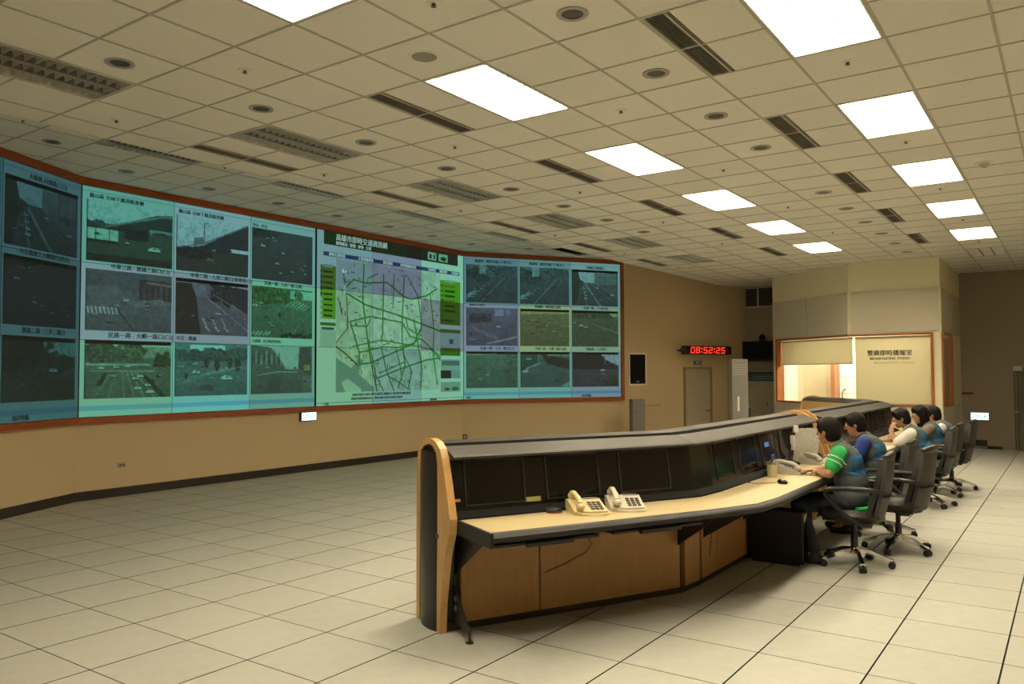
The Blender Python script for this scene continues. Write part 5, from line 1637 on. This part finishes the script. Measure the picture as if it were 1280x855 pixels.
# ---------------------------------------------------------------- office chairs
def make_chair():
    """faces +y, origin on the floor under the seat column"""
    o = thing('office_chair', 'x', 'chair')
    # seat
    bm = bmesh.new()
    bmesh.ops.create_cube(bm, size=1)
    for v in bm.verts:
        v.co = Vector((v.co.x * .50, v.co.y * .48 + .02, .445 + v.co.z * .09))
    bmesh.ops.bevel(bm, geom=bm.edges[:], offset=.035, segments=3, affect='EDGES')
    me = bpy.data.meshes.new('seat'); bm.to_mesh(me); bm.free()
    me.materials.append(M['leather'])
    for p in me.polygons: p.use_smooth = True
    link('seat', me, o)
    MB().box(-.12, .12, -.16, .14, .36, .405, .01).build('mechanism', M['dark'], o)
    # back: curved shell (rear) and padded front, rows up the back
    def back_grid(off_y, wfac, z0, z1, n=10, k=8):
        g = []
        for i in range(n + 1):
            f = i / n
            z = z0 + (z1 - z0) * f
            y = -.215 - .03 * math.sin(f * 2.4) - .075 * f
            w = wfac * (.215 + .025 * math.sin(f * PI) - .035 * f)
            for j in range(k + 1):
                u = -1 + 2 * j / k
                g.append((u * w, y + off_y + .045 * u * u, z))
        return g, n, k
    def slab(name, m_, y0, y1, wf, z0, z1):
        A, n, k = back_grid(y0, wf, z0, z1)
        B, _, _ = back_grid(y1, wf, z0, z1)
        N = len(A)
        fs = []
        for i in range(n):
            for j in range(k):
                a = i * (k + 1) + j
                fs.append((a, a + 1, a + k + 2, a + k + 1))
                fs.append((a + N, a + N + k + 1, a + N + k + 2, a + N + 1))
        for i in range(n):
            a = i * (k + 1); b_ = a + k
            fs.append((a, a + k + 1, a + k + 1 + N, a + N)); fs.append((b_, b_ + N, b_ + N + k + 1, b_ + k + 1))
        for j in range(k):
            fs.append((j, j + N, j + 1 + N, j + 1)); a = n * (k + 1) + j
            fs.append((a, a + 1, a + 1 + N, a + N))
        return MB().raw(A + B, fs).build(name, m_, o, True)
    slab('back_pad', M['leather'], .012, .055, 1.0, .48, .93)
    slab('back_shell', M['chair_shell'], -.02, .012, 1.02, .40, .945)
    sh = slab('shell_seam', M['dark'], -.0225, -.019, .98, .615, .622)
    # rolled head of the back
    pts = [(u * .185, -.305 + .03 * u * u, .945 + .012 * (1 - u * u)) for u in np.linspace(-1, 1, 9)]
    MB().tube(pts, [.02, .03, .034, .034, .034, .034, .034, .03, .02], 12).build('head_roll', M['leather'], o, True)
    MB().tube([(0, -.20, .40), (0, -.12, .375), (0, 0, .38)], .028, 10).build('back_bar', M['dark'], o, True)
    for sx in (-1, 1):
        x = sx * .285
        pts = [(x * .80, -.265, .66), (x * .96, -.22, .675), (x, -.10, .685), (x, .06, .685), (x, .15, .675), (x, .19, .655), (x, .195, .63), (x, .16, .58), (x, .04, .47), (x * .98, -.10, .38), (x * .7, -.15, .372)]
        MB().tube(pts, [.016, .018, .021, .022, .021, .019, .018, .017, .017, .017, .015], 10).build('armrest', M['chair_arm'], o, True)
    MB().lathe([(.03, .12), (.03, .25), (.022, .25), (.022, .37)], 16).build('gas_column', M['dark'], o, True)
    MB().lathe([(.001, .10), (.05, .10), (.05, .14), (.035, .16), (.001, .16)], 16).build('hub', M['chrome'], o, True)
    leg_me = MB()
    leg_me.prism([(0.03, .10), (.03, .15), (.14, .135), (.27, .085), (.30, .078), (.30, .062), (.26, .062), (.14, .095)], -.017, .017, 'y')
    lme = leg_me.mesh('star_leg', M['chrome'])
    cm = MB()
    for sy in (-.016, .016):
        prof = []
        for k in range(14):
            t = 2 * PI * k / 14
            prof.append((.028 + 0, 0))
        cm.prism([(.29 + .029 * math.cos(2 * PI * k / 14), .029 + .029 * math.sin(2 * PI * k / 14)) for k in range(14)], sy - .011, sy + .011, 'y')
    cm.box(.275, .305, -.008, .008, .03, .068)
    cme = cm.mesh('caster', M['dark'])
    for k in range(5):
        a = math.radians(90 + 72 * k)
        l_ = link('star_leg', lme, o, rot=(0, 0, a))
        link('caster', cme, l_)
    return o
c0 = make_chair()
CH = [((3.80, -1.79), .10, 'black and taupe office chair of the operator with green striped sleeves', 36),
      ((5.28, -1.74), .06, 'office chair of the blue-sleeved operator, mostly hidden behind nearer chairs', 10),
      ((4.62, -2.00), -.12, 'empty office chair between the green-sleeved and blue-sleeved operators', -20),
      ((7.55, -1.86), .06, 'office chair of the operator in the white shirt', 20),
      ((8.50, -1.84), .0, 'office chair of the long-haired operator', 55),
      ((9.30, -1.92), -.05, 'farthest office chair, of the last operator in the row', 8)]
for k, ((x, y), rz, lab, spin) in enumerate(CH):
    o = c0 if k == 0 else copy_tree(c0)
    o.location = (x, y, 0)
    o.rotation_euler = (0, 0, rz)
    tag(o, lab, 'chair', 'office chairs at the console')
    for ch in o.children:
        if ch.name.startswith('star_leg'):
            ch.rotation_euler[2] += math.radians(spin)

# ---------------------------------------------------------------- people
def remesh(mb, name, m_, parent, voxel, smooth=6, fac=.5):
    me = bpy.data.meshes.new(name)
    me.from_pydata(mb.v, [], mb.f)
    bm = bmesh.new(); bm.from_mesh(me)
    bmesh.ops.recalc_face_normals(bm, faces=bm.faces[:])
    bm.to_mesh(me); bm.free()
    o = bpy.data.objects.new(name, me)
    COL.objects.link(o)
    r = o.modifiers.new('r', 'REMESH'); r.mode = 'VOXEL'; r.voxel_size = voxel
    if smooth:
        s = o.modifiers.new('s', 'SMOOTH'); s.iterations = smooth; s.factor = fac
    dg = bpy.context.evaluated_depsgraph_get()
    res = bpy.data.meshes.new_from_object(o.evaluated_get(dg))
    bpy.data.objects.remove(o)
    res.materials.clear()
    if m_ is not None: res.materials.append(m_)
    for p in res.polygons: p.use_smooth = True
    res.name = name
    return link(name, res, parent)

def hand(mb, wrist, d, up, curl=.4, side=1):
    """palm and five fingers added to mb; d = direction of the fingers, up = back of the hand"""
    d = Vector(d).normalized(); up = Vector(up); up = (up - d * up.dot(d)).normalized()
    sd = d.cross(up) * side
    wv = Vector(wrist)
    pc = wv + d * .045
    for k in (-1, -.33, .33, 1):
        mb.capsule(wv + d * .012 + sd * k * .014, wv + d * .085 + sd * k * .030, .016, .0125)
    for k, ln in zip((-1, -.33, .33, 1), (.062, .074, .080, .070)):
        b0 = wv + d * .085 + sd * k * .030
        d1 = (d - up * curl * .7 + sd * k * .06).normalized()
        b1 = b0 + d1 * ln * .45
        d2 = (d - up * curl * 2.0).normalized()
        b2 = b1 + d2 * ln * .35
        d3 = (d * .6 - up * curl * 3.2).normalized()
        b3 = b2 + d3 * ln * .25
        mb.capsule(b0, b1, .0098, .0092, 8); mb.capsule(b1, b2, .0092, .0085, 8); mb.capsule(b2, b3, .0085, .0075, 8)
    t0 = wv + d * .03 + sd * .030
    t1 = t0 + (d * .5 + sd * .85 - up * .3).normalized() * .038
    t2 = t1 + (d * .85 + sd * .3 - up * .4).normalized() * .032
    mb.capsule(t0, t1, .0135, .011, 8); mb.capsule(t1, t2, .0105, .009, 8)

def person(label, loc, rz, head=(0, .20, 1.135), yaw=0., nod=.2, arms=None, sleeve=None, sleeve_len=.55, stripes=False, long_hair=False, shirt_mat=None, trousers=None, vest=True, watch=False, hem=None):
    o = thing('person', label, 'person', (loc[0], loc[1], 0), rz, 'operators seated at the console')
    hd = Vector(head)
    hip = Vector((0, .03, .555)); nb = Vector((hd.x * .7, hd.y - .075, hd.z - .125))
    ch = hip.lerp(nb, .68) + Vector((0, -.035, 0)); wa = hip.lerp(nb, .33) + Vector((0, -.045, 0))
    shl = [nb + Vector((s * .175, -.035, -.055)) for s in (-1, 1)]
    ax = (nb - hip).normalized()
    pitch = -math.atan2(ax.y, ax.z)
    body = MB()
    # torso, neck, head
    body.ell(hip, (.16, .12, .11)).ell(wa, (.14, .10, .13), (pitch, 0, 0)).ell(ch, (.16, .105, .15), (pitch, 0, 0))
    body.capsule(hip, ch, .10, .10)
    body.capsule(shl[0], shl[1], .055, .055)
    R = Euler((-nod, 0, yaw)).to_matrix()
    hp = lambda x, y, z: hd + R @ Vector((x, y, z))
    body.capsule(nb + Vector((0, -.02, -.02)), hp(0, -.02, -.06), .056, .052)
    body.ell(hd, (.074, .092, .112), (-nod, 0, yaw))
    body.ell(hp(0, .022, -.055), (.058, .066, .060), (-nod, 0, yaw))
    body.ell(hp(0, .055, -.092), (.030, .030, .024), (-nod, 0, yaw))
    body.capsule(hp(0, .086, .012), hp(0, .104, -.022), .010, .014)
    for s in (-1, 1):
        body.ell(hp(s * .077, -.008, -.012), (.010, .020, .031), (-nod, .0, yaw))
    # arms
    for k, s in enumerate((-1, 1)):
        el, wr, hdir, up, curl = arms[k]
        el, wr = Vector(el), Vector(wr)
        body.capsule(shl[k], el, .048, .038)
        body.capsule(el, el.lerp(wr, .4), .040, .039)
        body.capsule(el.lerp(wr, .4), wr, .039, .026)
        hand(body, wr, hdir, up, curl, side=s)
    # legs
    kn, an = [], []
    for s in (-1, 1):
        k_ = Vector((s * .135, .43, .505)); a_ = Vector((s * .14, .36 + .05 * s, .10))
        kn.append(k_); an.append(a_)
        body.capsule(hip + Vector((s * .08, .03, -.01)), k_, .075, .052)
        body.capsule(k_, a_, .050, .034)
        body.capsule(a_, a_ + Vector((0, .13, -.045)), .034, .028)
    bo = remesh(body, 'body', M['skin'], o, .0078, 3)
    # face details
    for s in (-1, 1):
        MB().ell(hp(s * .031, .082, .014), (.013, .008, .007), (-nod, 0, yaw), 8, 6).build('eye', M['white'], bo, True)
        MB().ell(hp(s * .031, .0885, .014), (.006, .004, .006), (-nod, 0, yaw), 8, 6).build('iris', M['dark'], bo, True)
        MB().capsule(hp(s * .016, .0885, .034), hp(s * .048, .078, .036), .0035, .003, 6).build('eyebrow', M['hair'], bo, True)
    MB().capsule(hp(-.02, .0905, -.056), hp(.02, .0905, -.056), .0055, .0055, 6).build('lips', mat('lips', (.32, .11, .09), .5), bo, True)
    # hair
    hr = MB()
    hr.ell(hp(0, -.018, .030), (.090, .102, .100), (-nod, 0, yaw))
    hr.ell(hp(0, -.042, -.020), (.086, .076, .092), (-nod, 0, yaw))
    hr.ell(hp(0, .055, .085), (.060, .036, .030), (-nod, 0, yaw))
    for s in (-1, 1):
        hr.ell(hp(s * .072, .018, .035), (.020, .042, .055), (-nod, 0, yaw))
    if long_hair:
        hr.ell(hp(0, -.055, -.10), (.088, .058, .12), (-nod * .5, 0, yaw))
        for s in (-1, 1):
            hr.ell(hp(s * .078, -.005, -.06), (.024, .048, .125), (-nod * .5, 0, yaw))
        hr.ell(hp(0, .062, .062), (.066, .034, .034), (-nod, 0, yaw))
    remesh(hr, 'hair', M['hair'], o, .011, 3)
    # shirt with sleeves
    sh = MB()
    sh.ell(hip + Vector((0, 0, .02)), (.178, .138, .12)).ell(wa, (.160, .122, .145), (pitch, 0, 0)).ell(ch, (.178, .125, .165), (pitch, 0, 0))
    sh.capsule(shl[0], shl[1], .072, .072)
    sh.capsule(nb + Vector((0, -.02, -.05)), nb + Vector((0, -.005, .005)), .072, .064)
    for k in range(2):
        el = Vector(arms[k][0]); wr = Vector(arms[k][1])
        if sleeve_len <= 1:
            e2 = shl[k].lerp(el, sleeve_len)
            sh.capsule(shl[k], e2, .073, .066)
        else:
            sh.capsule(shl[k], el, .072, .060); sh.capsule(el, el.lerp(wr, sleeve_len - 1), .060, .052)
    so = remesh(sh, 'shirt', shirt_mat, o, .0115, 5)
    if stripes:
        for k in range(2):
            el = Vector(arms[k][0])
            for f in (.34, .60):
                c = shl[k].lerp(el, f * sleeve_len * 1.25)
                d = (el - shl[k]).normalized()
                e1 = d.cross(Vector((0, 0, 1))).normalized(); e2 = d.cross(e1)
                pts = []
                bv = BVHTree.FromPolygons([v.co for v in so.data.vertices], [tuple(p.vertices) for p in so.data.polygons])
                for t in np.linspace(0, 2 * PI, 30):
                    u = e1 * math.cos(t) + e2 * math.sin(t)
                    h = bv.ray_cast(c + u * .16, -u, .16)
                    pts.append((h[0] if h[0] is not None else c + u * .07) + u * .0005)
                MB().tube(pts, .0048, 6).build('sleeve_stripe', M['white'], so, True)
    # vest
    if vest:
        ve = MB()
        g = .014
        ve.ell(hip + Vector((0, -.005, .035)), (.182 + g, .142 + g, .115)).ell(wa, (.164 + g, .126 + g, .15), (pitch, 0, 0)).ell(ch, (.172 + g, .130 + g, .165), (pitch, 0, 0))
        ve.capsule(shl[0].lerp(shl[1], .13), shl[0].lerp(shl[1], .87), .084, .084)
        ve.capsule(nb + Vector((0, -.035, -.05)), nb + Vector((0, -.025, -.008)), .080, .070)
        vo = remesh(ve, 'vest', M['vest'], o, .0115, 4)
        bv = BVHTree.FromPolygons([v.co for v in vo.data.vertices], [tuple(p.vertices) for p in vo.data.polygons])
        def stamp(body_, size, zoff, bold):
            me = text_mesh('vest_lettering', body_, size, M['vest_print'], bold=bold)
            bm = bmesh.new(); bm.from_mesh(me)
            bmesh.ops.subdivide_edges(bm, edges=[e for e in bm.edges if e.calc_length() > .03], cuts=2)
            c = ch + Vector((0, 0, zoff))
            for v in bm.verts:
                q = Vector((c.x - 0 + v.co.x, c.y - .5, c.z + v.co.y))
                h = bv.ray_cast(q, Vector((0, 1, 0)), 1.0)
                v.co = (h[0] + h[1] * .0025) if h[0] is not None else Vector((q.x, ch.y - .15, q.z))
            bm.to_mesh(me); bm.free()
            link('vest_lettering', me, vo)
        stamp('警察廣播', .078, .035, .0035)
        stamp('電臺服務', .086, -.055, .0035)
        # emblem: spread wing mark above the lettering
        em = MB()
        for s in (-1, 1):
            vs = [(0, .03), (s * .05, -.025), (s * .018, -.008), (0, -.03)]
            b0 = len(em.v)
            P_ = []
            for (x, z) in vs:
                q = Vector((ch.x + x, ch.y - .5, ch.z + .125 + z))
                h = bv.ray_cast(q, Vector((0, 1, 0)), 1.0)
                P_.append(tuple((h[0] + h[1] * .004) if h[0] is not None else q + Vector((0, .35, 0))))
            em.raw(P_, [(0, 1, 2, 3)])
        em.build('vest_emblem', mat('emblem_blue', (.03, .20, .34), .7), vo)
    # trousers and shoes
    tr = MB()
    tr.ell(hip + Vector((0, .0, -.015)), (.176, .140, .105))
    for k, s in enumerate((-1, 1)):
        tr.capsule(hip + Vector((s * .085, .03, -.015)), kn[k], .092, .070)
        tr.capsule(kn[k], an[k] + Vector((0, 0, .03)), .068, .055)
    remesh(tr, 'trousers', trousers or M['jeans'], o, .014, 4)
    for k, s in enumerate((-1, 1)):
        a_ = an[k]
        sm = MB()
        sm.capsule(a_ + Vector((0, -.03, -.052)), a_ + Vector((0, .13, -.058)), .043, .040)
        sm.ell(a_ + Vector((0, .0, -.02)), (.042, .055, .05))
        sv = remesh(sm, 'shoe', M['shoe'], o, .012, 2)
        for v in sv.data.vertices:
            v.co.z = max(v.co.z, .003)
    if hem is not None:
        hm = MB().tube([(x, +.03 - .165 * math.cos(x * 6.0) - .005, .50) for x in np.linspace(-.19, .19, 12)], .022, 8)
        hm.build('shirt_hem', hem, o, True)
    if watch:
        el, wr = Vector(arms[0][0]), Vector(arms[0][1])
        d = (wr - el).normalized(); c = wr - d * .02
        e1 = d.cross(Vector((0, 0, 1))).normalized(); e2 = d.cross(e1)
        pts = [c + (e1 * math.cos(t) + e2 * math.sin(t)) * .031 for t in np.linspace(0, 2 * PI, 18)]
        MB().tube(pts, .007, 6).build('wristwatch', M['steel'], o, True)
    return o
green = mat('shirt_green', (.02, .36, .09), .85, var=.06, scale=40)
blue = mat('shirt_blue', (.012, .03, .19), .85, var=.06, scale=40)
whites = mat('shirt_white', (.66, .65, .62), .85, var=.04, scale=30)
greyc = mat('shirt_grey', (.20, .17, .13), .85)
flat = (0, 1, 0), (0, 0, 1), .25
person('seated person in grey vest over a green polo with white sleeve stripes', (3.80, -1.79), .10, (.02, .20, 1.140), -.42, .12,
       (((-.245, .165, .795), (-.01, .265, .778), (.9, .25, 0), (0, 0, 1), .25), ((.25, .18, .80), (.13, .34, .778), (-.6, .8, 0), (0, 0, 1), .25)), sleeve_len=.62, stripes=True, shirt_mat=green, hem=green)
person('seated person in grey vest with royal blue sleeve, second from the camera', (5.26, -1.74), .05, (.0, .235, 1.115), .05, .28,
       (((-.245, .19, .795), (-.04, .33, .777), (.8, .55, 0), (0, 0, 1), .3), ((.25, .22, .79), (.10, .43, .775), (-.3, .9, 0), (0, 0, 1), .25)), sleeve_len=.75, shirt_mat=blue)
person('seated person in grey vest and white shirt leaning chin on hand', (7.52, -1.84), .15, (-.03, .27, 1.075), .1, .30,
       (((-.22, .30, .785), (-.115, .375, .875), (.25, -.10, 1), (-.6, .7, .1), .30), ((.24, .22, .79), (.05, .46, .785), (-.4, .9, 0), (0, 0, 1), .3)), sleeve_len=.95, shirt_mat=whites, watch=True)
person('seated person with long dark hair and grey vest, fourth in the row', (8.48, -1.82), .15, (.0, .17, 1.075), .35, .15,
       (((-.24, .20, .79), (-.08, .42, .775), (.4, .9, 0), (0, 0, 1), .3), ((.24, .20, .79), (.08, .42, .775), (-.3, .9, 0), (0, 0, 1), .25)), sleeve_len=1.4, shirt_mat=greyc, long_hair=True)
person('seated person in grey vest and white collar, farthest in the row', (9.28, -1.90), .1, (.0, .20, 1.04), -.1, .2,
       (((-.25, .22, .79), (-.08, .44, .775), (.4, .9, 0), (0, 0, 1), .3), ((.25, .22, .79), (.08, .44, .775), (-.3, .9, 0), (0, 0, 1), .25)), sleeve_len=.8, shirt_mat=whites)
